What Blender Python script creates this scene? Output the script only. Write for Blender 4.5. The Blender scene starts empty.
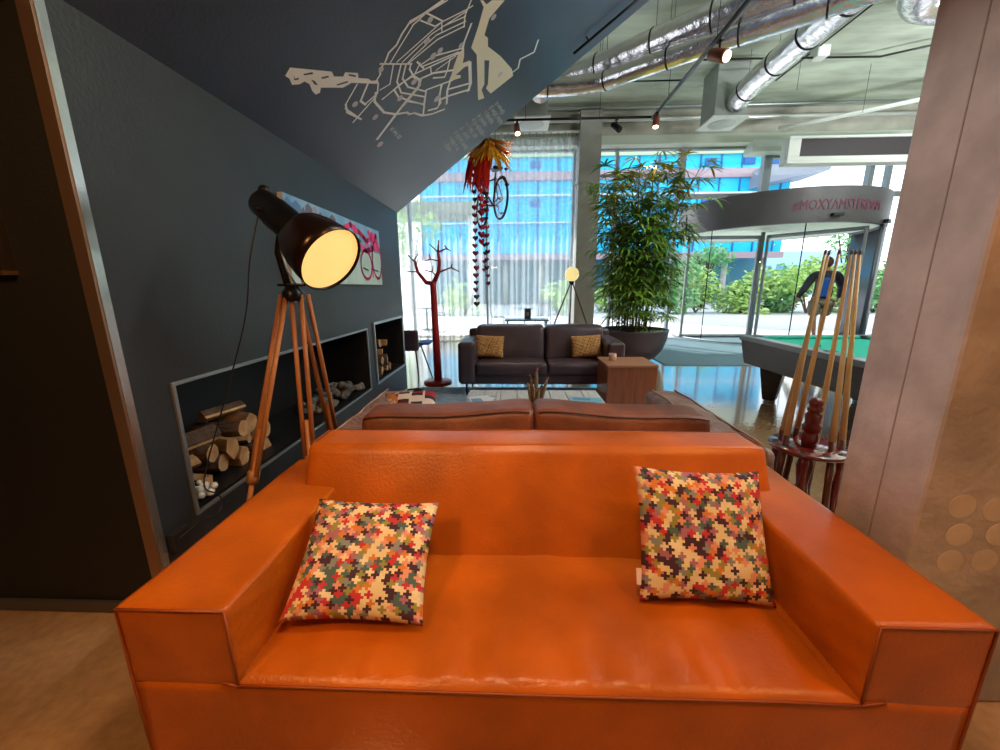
import bpy, bmesh, math, random
from mathutils import Vector, Matrix, Euler, noise
random.seed(7)
PI=math.pi
scn=bpy.context.scene
COL=scn.collection
# ------------------------------------------------------------------ materials
MATS={}
def mat(name,col=(.5,.5,.5),rough=.5,metal=0,bump=0,bscale=20,var=0,vscale=3,emit=None,estr=0,spec=.5,coat=0,trans=0,col2=None,stretch=None,sheen=0):
    if name in MATS: return MATS[name]
    m=bpy.data.materials.new(name); m.use_nodes=True
    nt=m.node_tree; N=nt.nodes; L=nt.links
    b=N['Principled BSDF']
    b.inputs['Base Color'].default_value=(*col,1)
    b.inputs['Roughness'].default_value=rough
    b.inputs['Metallic'].default_value=metal
    b.inputs['Specular IOR Level'].default_value=spec
    b.inputs['Coat Weight'].default_value=coat
    b.inputs['Coat Roughness'].default_value=.15
    if trans: b.inputs['Transmission Weight'].default_value=trans
    if emit: b.inputs['Emission Color'].default_value=(*emit,1); b.inputs['Emission Strength'].default_value=estr
    tc=N.new('ShaderNodeTexCoord'); src=tc.outputs['Object']
    if stretch:
        mp=N.new('ShaderNodeMapping'); mp.inputs['Scale'].default_value=stretch
        L.new(src,mp.inputs['Vector']); src=mp.outputs['Vector']
    if var or col2:
        n=N.new('ShaderNodeTexNoise'); n.inputs['Scale'].default_value=vscale; n.inputs['Detail'].default_value=6
        L.new(src,n.inputs['Vector'])
        r=N.new('ShaderNodeValToRGB'); r.color_ramp.elements[0].position=.35; r.color_ramp.elements[1].position=.68
        c2=col2 if col2 else tuple(min(1,c*(1+var)) for c in col)
        c1=col if col2 else tuple(c*(1-var) for c in col)
        r.color_ramp.elements[0].color=(*c1,1); r.color_ramp.elements[1].color=(*c2,1)
        L.new(n.outputs['Fac'],r.inputs['Fac']); L.new(r.outputs['Color'],b.inputs['Base Color'])
    if bump:
        n=N.new('ShaderNodeTexNoise'); n.inputs['Scale'].default_value=bscale; n.inputs['Detail'].default_value=5
        L.new(src,n.inputs['Vector'])
        bp=N.new('ShaderNodeBump'); bp.inputs['Strength'].default_value=bump; bp.inputs['Distance'].default_value=.02
        L.new(n.outputs['Fac'],bp.inputs['Height']); L.new(bp.outputs['Normal'],b.inputs['Normal'])
    MATS[name]=m; return m
def glassmat(name,tint=(1,1,1),refl=.08,rough=0.0):
    m=bpy.data.materials.new(name); m.use_nodes=True; nt=m.node_tree; N=nt.nodes; L=nt.links
    N.remove(N['Principled BSDF'])
    t=N.new('ShaderNodeBsdfTransparent'); t.inputs[0].default_value=(*tint,1)
    g=N.new('ShaderNodeBsdfGlossy'); g.inputs['Roughness'].default_value=rough
    lw=N.new('ShaderNodeLayerWeight'); lw.inputs[0].default_value=.5
    pw=N.new('ShaderNodeMath'); pw.operation='POWER'; pw.inputs[1].default_value=5; L.new(lw.outputs['Facing'],pw.inputs[0])
    f=N.new('ShaderNodeMath'); f.operation='MULTIPLY_ADD'; f.inputs[1].default_value=.7; f.inputs[2].default_value=.035; L.new(pw.outputs[0],f.inputs[0])
    mx=N.new('ShaderNodeMixShader'); L.new(f.outputs[0],mx.inputs[0]); L.new(t.outputs[0],mx.inputs[1]); L.new(g.outputs[0],mx.inputs[2])
    L.new(mx.outputs[0],N['Material Output'].inputs[0]); MATS[name]=m; return m
def sheer(name):
    m=bpy.data.materials.new(name); m.use_nodes=True; nt=m.node_tree; N=nt.nodes; L=nt.links
    N.remove(N['Principled BSDF'])
    t=N.new('ShaderNodeBsdfTransparent'); t.inputs[0].default_value=(.93,.97,1,1)
    tr=N.new('ShaderNodeBsdfTranslucent'); tr.inputs[0].default_value=(.9,.95,.97,1)
    d=N.new('ShaderNodeBsdfDiffuse'); d.inputs[0].default_value=(.88,.93,.95,1)
    a=N.new('ShaderNodeMixShader'); a.inputs[0].default_value=.35; L.new(tr.outputs[0],a.inputs[1]); L.new(d.outputs[0],a.inputs[2])
    mx=N.new('ShaderNodeMixShader'); mx.inputs[0].default_value=.40
    L.new(t.outputs[0],mx.inputs[1]); L.new(a.outputs[0],mx.inputs[2]); L.new(mx.outputs[0],N['Material Output'].inputs[0])
    MATS[name]=m; return m
def planks(name,c1,c2,gap,scale,rough=.5,rot=0,w=4.0,h=.25,mort=.01):
    m=mat(name,c1,rough); N=m.node_tree.nodes; L=m.node_tree.links; b=N['Principled BSDF']
    tc=N.new('ShaderNodeTexCoord'); mp=N.new('ShaderNodeMapping'); mp.inputs['Rotation'].default_value=(0,0,rot); mp.inputs['Scale'].default_value=(scale,)*3
    br=N.new('ShaderNodeTexBrick'); br.inputs['Color1'].default_value=(*c1,1); br.inputs['Color2'].default_value=(*c2,1); br.inputs['Mortar'].default_value=(*gap,1)
    br.inputs['Brick Width'].default_value=w; br.inputs['Row Height'].default_value=h; br.inputs['Mortar Size'].default_value=mort; br.inputs['Scale'].default_value=1
    L.new(tc.outputs['Object'],mp.inputs[0]); L.new(mp.outputs[0],br.inputs['Vector']); L.new(br.outputs['Color'],b.inputs['Base Color'])
    return m
# ------------------------------------------------------------------ mesh builder
ORG={}
class MB:
    def __init__(s): s.bm=bmesh.new(); s.mi=0
    def _tag(s,faces,smooth=True):
        for f in faces: f.material_index=s.mi; f.smooth=smooth
        return s
    def box(s,x0,x1,y0,y1,z0,z1,rot=None,piv=None):
        v=[s.bm.verts.new((x,y,z)) for z in (z0,z1) for y in (y0,y1) for x in (x0,x1)]
        fs=[s.bm.faces.new([v[i] for i in f]) for f in ((0,2,3,1),(4,5,7,6),(0,1,5,4),(2,6,7,3),(0,4,6,2),(1,3,7,5))]
        if rot is not None:
            p=Vector(piv) if piv else Vector(((x0+x1)/2,(y0+y1)/2,(z0+z1)/2))
            M=Euler(rot).to_matrix()
            for a in v: a.co=M@(a.co-p)+p
        return s._tag(fs,False)
    def poly(s,pts,thick=None,smooth=False):
        """pts: ordered 3D outline; thick: offset vector -> prism"""
        v=[s.bm.verts.new(p) for p in pts]; fs=[s.bm.faces.new(v)]
        if thick is not None:
            t=Vector(thick); w=[s.bm.verts.new(Vector(p)+t) for p in pts]; fs.append(s.bm.faces.new(w[::-1]))
            n=len(v)
            for i in range(n): fs.append(s.bm.faces.new((v[i],w[i],w[(i+1)%n],v[(i+1)%n])))
        return s._tag(fs,smooth)
    def tube(s,pts,r,n=8,cap=True):
        pts=[Vector(p) for p in pts]; rings=[]
        rs=r if isinstance(r,(list,tuple)) else [r]*len(pts)
        up=None
        for i,p in enumerate(pts):
            if i==0: d=pts[1]-p
            elif i==len(pts)-1: d=p-pts[i-1]
            else: d=(pts[i+1]-p).normalized()+(p-pts[i-1]).normalized()
            if d.length<1e-9: d=Vector((0,0,1))
            d.normalize()
            if up is None: up=Vector((0,0,1)) if abs(d.z)<.9 else Vector((1,0,0))
            a=d.cross(up)
            if a.length<1e-6: a=d.orthogonal()
            a.normalize(); b=a.cross(d); up=b
            rings.append([s.bm.verts.new(p+(a*math.cos(2*PI*k/n)+b*math.sin(2*PI*k/n))*rs[i]) for k in range(n)])
        fs=[]
        for i in range(len(rings)-1):
            for k in range(n): fs.append(s.bm.faces.new((rings[i][k],rings[i][(k+1)%n],rings[i+1][(k+1)%n],rings[i+1][k])))
        if cap:
            fs.append(s.bm.faces.new(rings[0][::-1])); fs.append(s.bm.faces.new(rings[-1]))
        return s._tag(fs,n>5)
    def cyl(s,p0,p1,r0,r1=None,n=24): return s.tube([p0,p1],[r0,r0 if r1 is None else r1],n)
    def lathe(s,prof,c=(0,0,0),axis=(0,0,1),n=32,cap=True,smooth=True):
        c=Vector(c); ax=Vector(axis).normalized(); q=ax.to_track_quat('Z','Y'); rings=[]
        for r,z in prof:
            rings.append([s.bm.verts.new(c+q@Vector((max(r,1e-4)*math.cos(2*PI*k/n),max(r,1e-4)*math.sin(2*PI*k/n),z))) for k in range(n)])
        fs=[]
        for i in range(len(rings)-1):
            for k in range(n): fs.append(s.bm.faces.new((rings[i][k],rings[i][(k+1)%n],rings[i+1][(k+1)%n],rings[i+1][k])))
        if cap: fs.append(s.bm.faces.new(rings[0][::-1])); fs.append(s.bm.faces.new(rings[-1]))
        return s._tag(fs,smooth)
    def ball(s,c,r,sc=(1,1,1),n=16):
        prof=[(math.sin(PI*i/n),-math.cos(PI*i/n)) for i in range(n+1)]
        k0=len(s.bm.verts); s.lathe([(a*1,b) for a,b in prof],(0,0,0),n=n*2,cap=False); s.bm.verts.ensure_lookup_table()
        for v in s.bm.verts[k0:]: v.co=Vector((v.co.x*r*sc[0]+c[0],v.co.y*r*sc[1]+c[1],v.co.z*r*sc[2]+c[2]))
        return s
    def soft(s,x0,x1,y0,y1,z0,z1,r=.03,seg=(20,12,8),puff=(0,0,0),wr=0,wf=6,M=None,seed=0,shape=None):
        """rounded, slightly crowned and creased upholstery block"""
        lo=Vector((x0,y0,z0)); hi=Vector((x1,y1,z1)); c=(lo+hi)/2; h=(hi-lo)/2
        nx,ny,nz=seg; vm={}
        def vert(i,j,k):
            key=(i,j,k)
            if key in vm: return vm[key]
            def cv(t,n,hh):   # concentrate near the ends
                u=2*t/n-1; return math.copysign(abs(u)**.8,u) if n>3 else u
            u=Vector((cv(i,nx,0),cv(j,ny,0),cv(k,nz,0)))
            p=Vector((u.x*h.x,u.y*h.y,u.z*h.z))
            inn=Vector((max(h.x-r,1e-4),max(h.y-r,1e-4),max(h.z-r,1e-4)))
            q=Vector((max(-inn.x,min(inn.x,p.x)),max(-inn.y,min(inn.y,p.y)),max(-inn.z,min(inn.z,p.z))))
            d=p-q
            if d.length>1e-7: p=q+d.normalized()*r
            fx,fy,fz=(1-u.x*u.x),(1-u.y*u.y),(1-u.z*u.z)
            p.x+=u.x*puff[0]*fy*fz; p.y+=u.y*puff[1]*fx*fz; p.z+=u.z*puff[2]*fx*fy
            if shape: p=shape(p,u)
            if wr:
                nn=noise.noise_vector((p+c)*wf+Vector((seed,seed*2.1,0))); p+=nn*wr
            p=p+c
            if M is not None: p=M@p
            vm[key]=s.bm.verts.new(p); return vm[key]
        fs=[]
        for i in range(nx):
            for j in range(ny):
                fs.append(s.bm.faces.new((vert(i,j,0),vert(i,j+1,0),vert(i+1,j+1,0),vert(i+1,j,0))))
                fs.append(s.bm.faces.new((vert(i,j,nz),vert(i+1,j,nz),vert(i+1,j+1,nz),vert(i,j+1,nz))))
            for k in range(nz):
                fs.append(s.bm.faces.new((vert(i,0,k),vert(i+1,0,k),vert(i+1,0,k+1),vert(i,0,k+1))))
                fs.append(s.bm.faces.new((vert(i,ny,k),vert(i,ny,k+1),vert(i+1,ny,k+1),vert(i+1,ny,k))))
        for j in range(ny):
            for k in range(nz):
                fs.append(s.bm.faces.new((vert(0,j,k),vert(0,j,k+1),vert(0,j+1,k+1),vert(0,j+1,k))))
                fs.append(s.bm.faces.new((vert(nx,j,k),vert(nx,j+1,k),vert(nx,j+1,k+1),vert(nx,j,k+1))))
        return s._tag(fs)
    def ribbon(s,pts,w,nrm,lift=0):
        """flat strip of width w along pts, in the plane with normal nrm"""
        nrm=Vector(nrm); P=[Vector(p)+nrm*lift for p in pts]
        for i in range(len(P)-1):
            d=(P[i+1]-P[i]); 
            if d.length<1e-6: continue
            d.normalize(); sd=d.cross(nrm)*w/2; e=d*w*.4
            s.poly([P[i]-sd-e,P[i+1]-sd+e,P[i+1]+sd+e,P[i]+sd-e])
        return s
    def leaf(s,p,d,up,L,w,droop=.3,n=3):
        d=Vector(d).normalized(); side=d.cross(Vector(up))
        if side.length<1e-4: side=d.orthogonal()
        side.normalize(); prev=None; fs=[]
        for i in range(n+1):
            t=i/n; q=Vector(p)+d*L*t+Vector((0,0,-1))*droop*L*t*t
            ww=w*math.sin(PI*min(1,(.12+t*.88)))**.7 if t<1 else w*.05
            a=s.bm.verts.new(q-side*ww/2); b=s.bm.verts.new(q+side*ww/2)
            if prev: fs.append(s.bm.faces.new((prev[0],prev[1],b,a)))
            prev=(a,b)
        return s._tag(fs)
    def build(s,name,m=None,parent=None,bevel=0,kind=None,label=None,cat=None,group=None,org=None,bseg=2,recalc=True,solid=0):
        if recalc: bmesh.ops.recalc_face_normals(s.bm,faces=s.bm.faces)
        if parent is not None: o=ORG[parent]
        elif org is not None: o=Vector(org)
        elif kind in('structure',): o=Vector((0,0,0))
        else:
            xs=[v.co for v in s.bm.verts]
            o=Vector(((min(v.x for v in xs)+max(v.x for v in xs))/2,(min(v.y for v in xs)+max(v.y for v in xs))/2,min(v.z for v in xs)))
        for v in s.bm.verts: v.co-=o
        me=bpy.data.meshes.new(name); s.bm.to_mesh(me); s.bm.free()
        ob=bpy.data.objects.new(name,me); COL.objects.link(ob); ORG[ob]=o
        if parent is not None: ob.parent=parent
        else: ob.location=o
        if m is not None:
            for x in (m if isinstance(m,(list,tuple)) else [m]): me.materials.append(x)
        if bevel:
            b=ob.modifiers.new('b','BEVEL'); b.width=bevel; b.segments=bseg; b.limit_method='ANGLE'; b.angle_limit=math.radians(40)
        if solid:
            b=ob.modifiers.new('s','SOLIDIFY'); b.thickness=solid
        if kind: ob['kind']=kind
        if label: ob['label']=label
        if cat: ob['category']=cat
        if group: ob['group']=group
        return ob
def thing(name,loc,label,cat,group=None):
    o=bpy.data.objects.new(name,None); COL.objects.link(o); o.location=loc; ORG[o]=Vector(loc); o.empty_display_size=.1
    o['label']=label; o['category']=cat
    if group: o['group']=group
    return o
def dup(root,loc,rotz=0,label=None,scale=None,rot=None):
    def cp(o,par):
        c=o.copy(); COL.objects.link(c); c.parent=par
        for ch in list(o.children): cp(ch,c)
        return c
    r=root.copy(); COL.objects.link(r); r.location=loc; r.rotation_euler=rot if rot else (0,0,rotz); ORG[r]=Vector(loc)
    if scale: r.scale=scale
    if label: r['label']=label
    for ch in list(root.children): cp(ch,r)
    return r
def struct(name,mb,m,**k): return mb.build(name,m,kind='structure',**k)
# ------------------------------------------------------------------ palette
M_wall=mat('charcoal_plaster',(.026,.029,.034),.42,bump=.12,bscale=60,var=.12,vscale=2.5)
M_black=mat('black_paint',(.006,.0055,.0055),.6,bump=.1,bscale=80)
M_slope=mat('graphite_plaster',(.044,.056,.090),.38,bump=.1,bscale=60,var=.1,vscale=2)
M_firebox=mat('firebox_black',(.006,.006,.008),.5)
M_alu=mat('brushed_aluminium',(.62,.60,.58),.28,.9,var=.08,vscale=12)
M_steel=mat('dull_steel',(.42,.47,.50),.35,.8)
M_dark=mat('dark_metal',(.012,.012,.014),.35,.6)
M_blackpl=mat('black_plastic',(.012,.011,.012),.4)
M_frame=mat('window_frame_grey',(.28,.31,.34),.45,.3)
M_conc=mat('pillar_concrete',(.40,.335,.305),.72,bump=.3,bscale=30,var=.2,vscale=5)
M_concg=mat('beam_concrete',(.44,.43,.37),.8,bump=.3,bscale=8,var=.18,vscale=2)
M_ceil=mat('board_marked_concrete',(.50,.56,.47),.8,bump=.5,bscale=5,var=.28,vscale=1.2,stretch=(.6,2.2,1))
M_foil=mat('duct_foil',(.90,.89,.95),.20,.95,bump=1.0,bscale=7,var=.1)
M_white=mat('white_paint',(.78,.82,.80),.5)
M_leather=mat('cognac_leather',(.45,.102,.006),.31,bump=.09,bscale=90,var=.22,vscale=3.5,spec=.36)
M_leatherseam=mat('cognac_seam',(.26,.05,.006),.5)
M_brown=mat('worn_brown_leather',(.17,.050,.022),.5,bump=.2,bscale=40,var=.3,vscale=6)
M_brownarm=mat('faded_brown_leather',(.27,.145,.115),.48,bump=.5,bscale=40,var=.25,vscale=6)
M_plum=mat('black_leather',(.068,.042,.055),.36,bump=.2,bscale=70,var=.2,vscale=4)
M_red=mat('red_lacquer',(.36,.012,.018),.38)
M_wood=mat('oak_legs',(.50,.20,.06),.5,bump=.15,bscale=20,col2=(.34,.12,.035),stretch=(6,6,.6))
M_cue=mat('maple_cue',(.82,.56,.26),.35,var=.1,vscale=6)
M_cherry=mat('cherry_veneer',(.34,.095,.040),.4,col2=(.22,.055,.024),vscale=4,stretch=(7,7,.5))
M_log=mat('split_wood',(.60,.36,.17),.8,col2=(.38,.19,.08),vscale=10,bump=.4,bscale=30)
M_bark=mat('bark',(.10,.055,.035),.9,bump=.8,bscale=25,var=.3,vscale=8)
M_pebble=mat('white_pebble',(.7,.7,.66),.6)
M_coal=mat('grey_coal',(.12,.11,.10),.9,bump=.6,bscale=20,var=.5,vscale=9)
M_planter=mat('dark_plum_planter',(.070,.052,.078),.42,bump=.15,bscale=12,stretch=(.4,.4,6))
M_soil=mat('soil',(.06,.035,.02),.95,bump=.8,bscale=30)
M_leaf=mat('palm_leaf',(.07,.22,.02),.4,col2=(.34,.52,.07),vscale=2.2)
M_leafy=mat('palm_leaf_yellow',(.60,.50,.03),.5,col2=(.42,.30,.05),vscale=5)
M_cane=mat('palm_cane',(.16,.12,.05),.6,var=.2)
M_shrub=mat('shrub_leaf',(.34,.58,.12),.6,col2=(.62,.80,.34),vscale=1.5)
M_shrubd=mat('shrub_leaf_dark',(.12,.42,.16),.6,col2=(.34,.62,.26),vscale=1.5)
M_felt=mat('green_felt',(.01,.40,.30),.9)
M_poolw=mat('charcoal_wood',(.038,.034,.040),.4,bump=.25,bscale=14,stretch=(4,.6,8),var=.3,vscale=5)
M_poolrail=mat('rail_grey',(.16,.19,.22),.3,bump=.1)
M_glass=glassmat('clear_glass',(.97,.99,1))
M_sheer=sheer('sheer_voile')
M_facade=mat('blue_glass_panel',(.0,.58,1.0),.35,spec=.4,var=.07,vscale=.35)
M_facade2=mat('blue_glass_panel_light',(.02,.50,.90),.3)
M_mauve=mat('mauve_band',(.42,.30,.36),.6)
M_pave=mat('light_paving',(.72,.70,.70),.8,var=.08,vscale=1)
M_rug=mat('blue_grey_rug',(.22,.32,.42),.95,bump=.8,bscale=90,col2=(.42,.52,.62),vscale=9)
M_paint=mat('offwhite_mural_paint',(.95,.94,.92),.6)
M_cream=mat('cream_mural_paint',(.86,.80,.64),.6)
M_legend=mat('pale_grey_lettering',(.62,.66,.68),.6)
M_mat=mat('entrance_matting',(.15,.24,.29),.9,bump=.5,bscale=120)
MURAL = {"lines":[[[[2.972,0.84],[2.917,0.901],[2.913,0.968],[2.87,1.032],[2.837,1.113],[2.862,1.185]],0.015],[[[2.846,1.115],[2.874,1.221],[2.905,1.361]],0.018],[[[3.007,0.875],[2.953,0.977],[2.918,1.05],[2.88,1.122],[2.886,1.177]],0.01],[[[2.879,1.115],[2.883,1.229],[2.933,1.389]],0.01],[[[2.972,0.84],[2.974,0.795],[3.024,0.78],[3.044,0.739],[3.09,0.731],[3.158,0.693],[3.192,0.643],[3.27,0.635]],0.012],[[[3.144,0.683],[3.216,0.638],[3.413,0.647],[3.554,0.716],[3.649,0.799],[3.699,0.809],[3.739,0.849],[3.875,0.902],[3.974,0.987],[4.065,1.108]],0.018],[[[2.972,0.84],[3.183,1.009]],0.011],[[[2.941,0.816],[3.176,1.003]],0.011],[[[3.048,0.921],[3.06,1.313]],0.01],[[[3.091,0.956],[3.083,1.222],[3.101,1.291],[3.16,1.513]],0.01],[[[3.141,0.989],[3.131,1.044],[3.127,1.248],[3.242,1.488]],0.011],[[[3.153,0.992],[3.155,1.036],[3.175,1.248],[3.275,1.47]],0.011],[[[2.883,1.229],[3.065,1.324],[3.143,1.504],[3.162,1.562]],0.01],[[[2.9,1.178],[3.042,1.257],[3.06,1.313],[3.135,1.296]],0.009],[[[3.1,1.304],[3.197,1.495]],0.01],[[[3.104,1.558],[3.186,1.491],[3.282,1.469]],0.012],[[[3.038,0.893],[3.185,0.801],[3.155,0.72]],0.01],[[[3.097,0.941],[3.219,0.855],[3.366,0.84],[3.655,0.994]],0.013],[[[3.136,0.972],[3.24,0.901],[3.374,0.908],[3.587,1.014]],0.013],[[[3.176,1.003],[3.209,0.979],[3.319,0.982]],0.013],[[[3.274,0.806],[3.383,0.806],[3.518,0.858],[3.737,0.955]],0.013],[[[3.264,0.7],[3.27,0.863],[3.312,0.985],[3.246,1.066]],0.012],[[[3.261,0.695],[3.293,0.983]],0.013],[[[3.319,0.982],[3.427,1.018],[3.483,0.972],[3.531,0.809]],0.019],[[[3.408,1.018],[3.467,0.987],[3.518,0.807],[3.651,0.469]],0.028],[[[3.209,1.051],[3.324,1.076]],0.013],[[[3.298,0.989],[3.513,1.405]],0.013],[[[3.271,1.079],[3.295,1.179],[3.474,1.411]],0.012],[[[3.303,1.083],[3.485,1.382]],0.012],[[[3.405,1.025],[3.467,1.134],[3.635,1.297]],0.017],[[[3.521,1.12],[3.629,1.21],[3.576,1.251],[3.479,1.299]],0.013],[[[3.381,1.129],[3.446,1.118]],0.01],[[[3.464,1.163],[3.503,1.351]],0.01],[[[3.586,1.029],[3.758,1.273]],0.015],[[[3.586,1.029],[3.746,0.952]],0.015],[[[3.588,1.026],[3.871,0.91]],0.017],[[[3.527,0.849],[3.732,0.958]],0.012],[[[3.694,1.158],[3.923,1.079]],0.015],[[[3.744,1.245],[3.821,1.198],[4.012,1.149]],0.021],[[[3.829,1.212],[4.003,1.411]],0.019],[[[3.871,1.108],[3.934,1.206],[4.09,1.39]],0.021],[[[3.734,1.457],[4.032,1.423],[4.101,1.389]],0.03],[[[3.7,1.164],[3.796,1.115],[3.927,1.097],[3.951,1.049],[3.876,0.972]],0.018],[[[3.316,1.529],[3.434,1.445],[3.488,1.423]],0.018],[[[2.932,0.615],[3.005,0.472]],0.01],[[[3.009,0.671],[3.095,0.562],[3.167,0.573]],0.016],[[[3.16,0.577],[3.164,0.69]],0.013],[[[3.006,0.469],[3.085,0.438],[3.268,0.478]],0.014],[[[3.268,0.478],[3.035,0.447]],0.01],[[[3.226,0.419],[3.18,0.67]],0.012],[[[4.272,2.196],[4.419,2.159],[4.329,1.988],[4.458,1.966],[4.439,1.879]],0.019]],"polys":[[[2.449,0.328],[2.431,0.381],[2.681,0.541],[2.725,0.532],[2.782,0.575],[2.767,0.602],[2.854,0.663],[2.895,0.647],[2.97,0.697],[3.007,0.704],[3.046,0.738],[3.076,0.724],[2.883,0.592],[2.861,0.53],[2.716,0.425],[2.744,0.4],[2.731,0.372],[2.687,0.373],[2.627,0.391],[2.583,0.382],[2.572,0.35],[2.534,0.317],[2.485,0.333]],[[3.174,1.627],[3.265,1.649],[3.406,1.583],[3.564,1.495],[3.706,1.534],[4.412,1.468],[4.474,1.542],[4.279,1.526],[4.226,1.565],[3.868,1.599],[3.928,1.647],[4.277,1.603],[4.318,1.574],[4.492,1.621],[4.52,1.904],[4.369,1.887],[4.009,1.766],[3.726,1.648],[3.624,1.657],[3.556,1.628],[3.424,1.686],[3.381,1.831],[3.271,1.723],[3.263,1.674],[3.197,1.649]],[[3.494,1.436],[3.5,1.379],[3.584,1.321],[3.671,1.275],[3.728,1.233],[3.82,1.345],[3.783,1.352],[3.727,1.309],[3.724,1.399],[3.767,1.467],[3.699,1.462],[3.657,1.395],[3.588,1.42]]],"dark":[[[2.484,0.366],[2.514,0.354],[2.525,0.374],[2.537,0.366],[2.518,0.346]],[[2.532,0.408],[2.571,0.454],[2.585,0.449],[2.543,0.406]],[[2.606,0.418],[2.635,0.427],[2.681,0.424],[2.656,0.412]],[[2.65,0.469],[2.681,0.507],[2.698,0.508],[2.667,0.469]],[[2.79,0.51],[2.839,0.579],[2.854,0.577],[2.807,0.512]],[[2.795,0.61],[2.855,0.644],[2.868,0.637],[2.812,0.607]]],"blobs":[[[[2.993,0.801],[2.993,0.801]],0.022],[[[2.959,1.24],[2.959,1.24]],0.024],[[[3.108,1.172],[3.108,1.172]],0.025],[[[3.293,1.177],[3.293,1.177]],0.03],[[[3.301,1.242],[3.301,1.242]],0.026],[[[3.375,0.968],[3.375,0.968]],0.028],[[[3.415,0.812],[3.415,0.812]],0.028],[[[3.82,1.084],[3.82,1.084]],0.037],[[[3.377,0.569],[3.377,0.569]],0.028],[[[3.079,0.518],[3.079,0.518]],0.025],[[[3.752,0.454],[3.752,0.454]],0.034],[[[3.451,1.725],[3.451,1.725]],0.025],[[[3.437,1.415],[3.437,1.415]],0.023],[[[4.288,1.749],[4.288,1.749]],0.031]],"txt":[[[[3.671,0.615],[3.915,0.624]],0.039],[[[4.6,0.973],[4.991,0.996]],0.058],[[[4.618,1.05],[5.131,1.089]],0.058],[[[4.636,1.128],[5.277,1.187]],0.059],[[[4.654,1.206],[5.052,1.25]],0.058],[[[4.673,1.283],[5.194,1.35]],0.059],[[[4.691,1.361],[5.343,1.456]],0.06],[[[4.709,1.44],[5.114,1.506]],0.059],[[[4.728,1.518],[5.258,1.613]],0.06],[[[4.746,1.597],[5.409,1.727]],0.062],[[[4.765,1.676],[5.176,1.764]],0.058]]}
TREE= [[[-1.178, 5.75, 1.481], [-1.091, 5.75, 1.65], [-1.075, 5.75, 1.803], [-1.089, 5.75, 1.923]], [[-1.178, 5.75, 1.481], [-1.29, 5.75, 1.504], [-1.41, 5.75, 1.653], [-1.45, 5.75, 1.806]], [[-1.089, 5.75, 1.923], [-1.069, 5.75, 2.087]], [[-1.089, 5.75, 1.923], [-1.21, 5.75, 2.038]], [[-1.089, 5.75, 1.923], [-0.967, 5.75, 1.976]], [[-0.967, 5.75, 1.976], [-0.987, 5.75, 2.018]], [[-0.967, 5.75, 1.976], [-0.905, 5.75, 1.937]], [[-1.45, 5.75, 1.806], [-1.531, 5.75, 1.891]], [[-1.45, 5.75, 1.806], [-1.361, 5.75, 1.908]], [[-1.41, 5.75, 1.653], [-1.554, 5.75, 1.66]], [[-1.081, 5.75, 1.803], [-1.201, 5.75, 1.828]], [[-1.201, 5.75, 1.828], [-1.216, 5.75, 1.894]], [[-1.201, 5.75, 1.828], [-1.281, 5.75, 1.804]], [[-1.091, 5.75, 1.644], [-0.913, 5.75, 1.71]], [[-0.913, 5.75, 1.71], [-0.886, 5.75, 1.755]], [[-0.913, 5.75, 1.71], [-0.788, 5.75, 1.648]], [[-1.125, 5.75, 1.583], [-1.186, 5.75, 1.651], [-1.182, 5.75, 1.737]], [[-1.186, 5.75, 1.651], [-1.281, 5.75, 1.673]]]
CORD= [[-1.17, 1.852, 1.788], [-1.2, 1.796, 1.557], [-1.28, 1.817, 1.285], [-1.42, 1.757, 0.855], [-1.49, 1.692, 0.595], [-1.5, 1.668, 0.486], [-1.5, 1.737, 0.415], [-1.5, 1.751, 0.355], [-1.5, 1.709, 0.319], [-1.5, 1.624, 0.346], [-1.51, 1.556, 0.333], [-1.52, 1.494, 0.325]]
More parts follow.
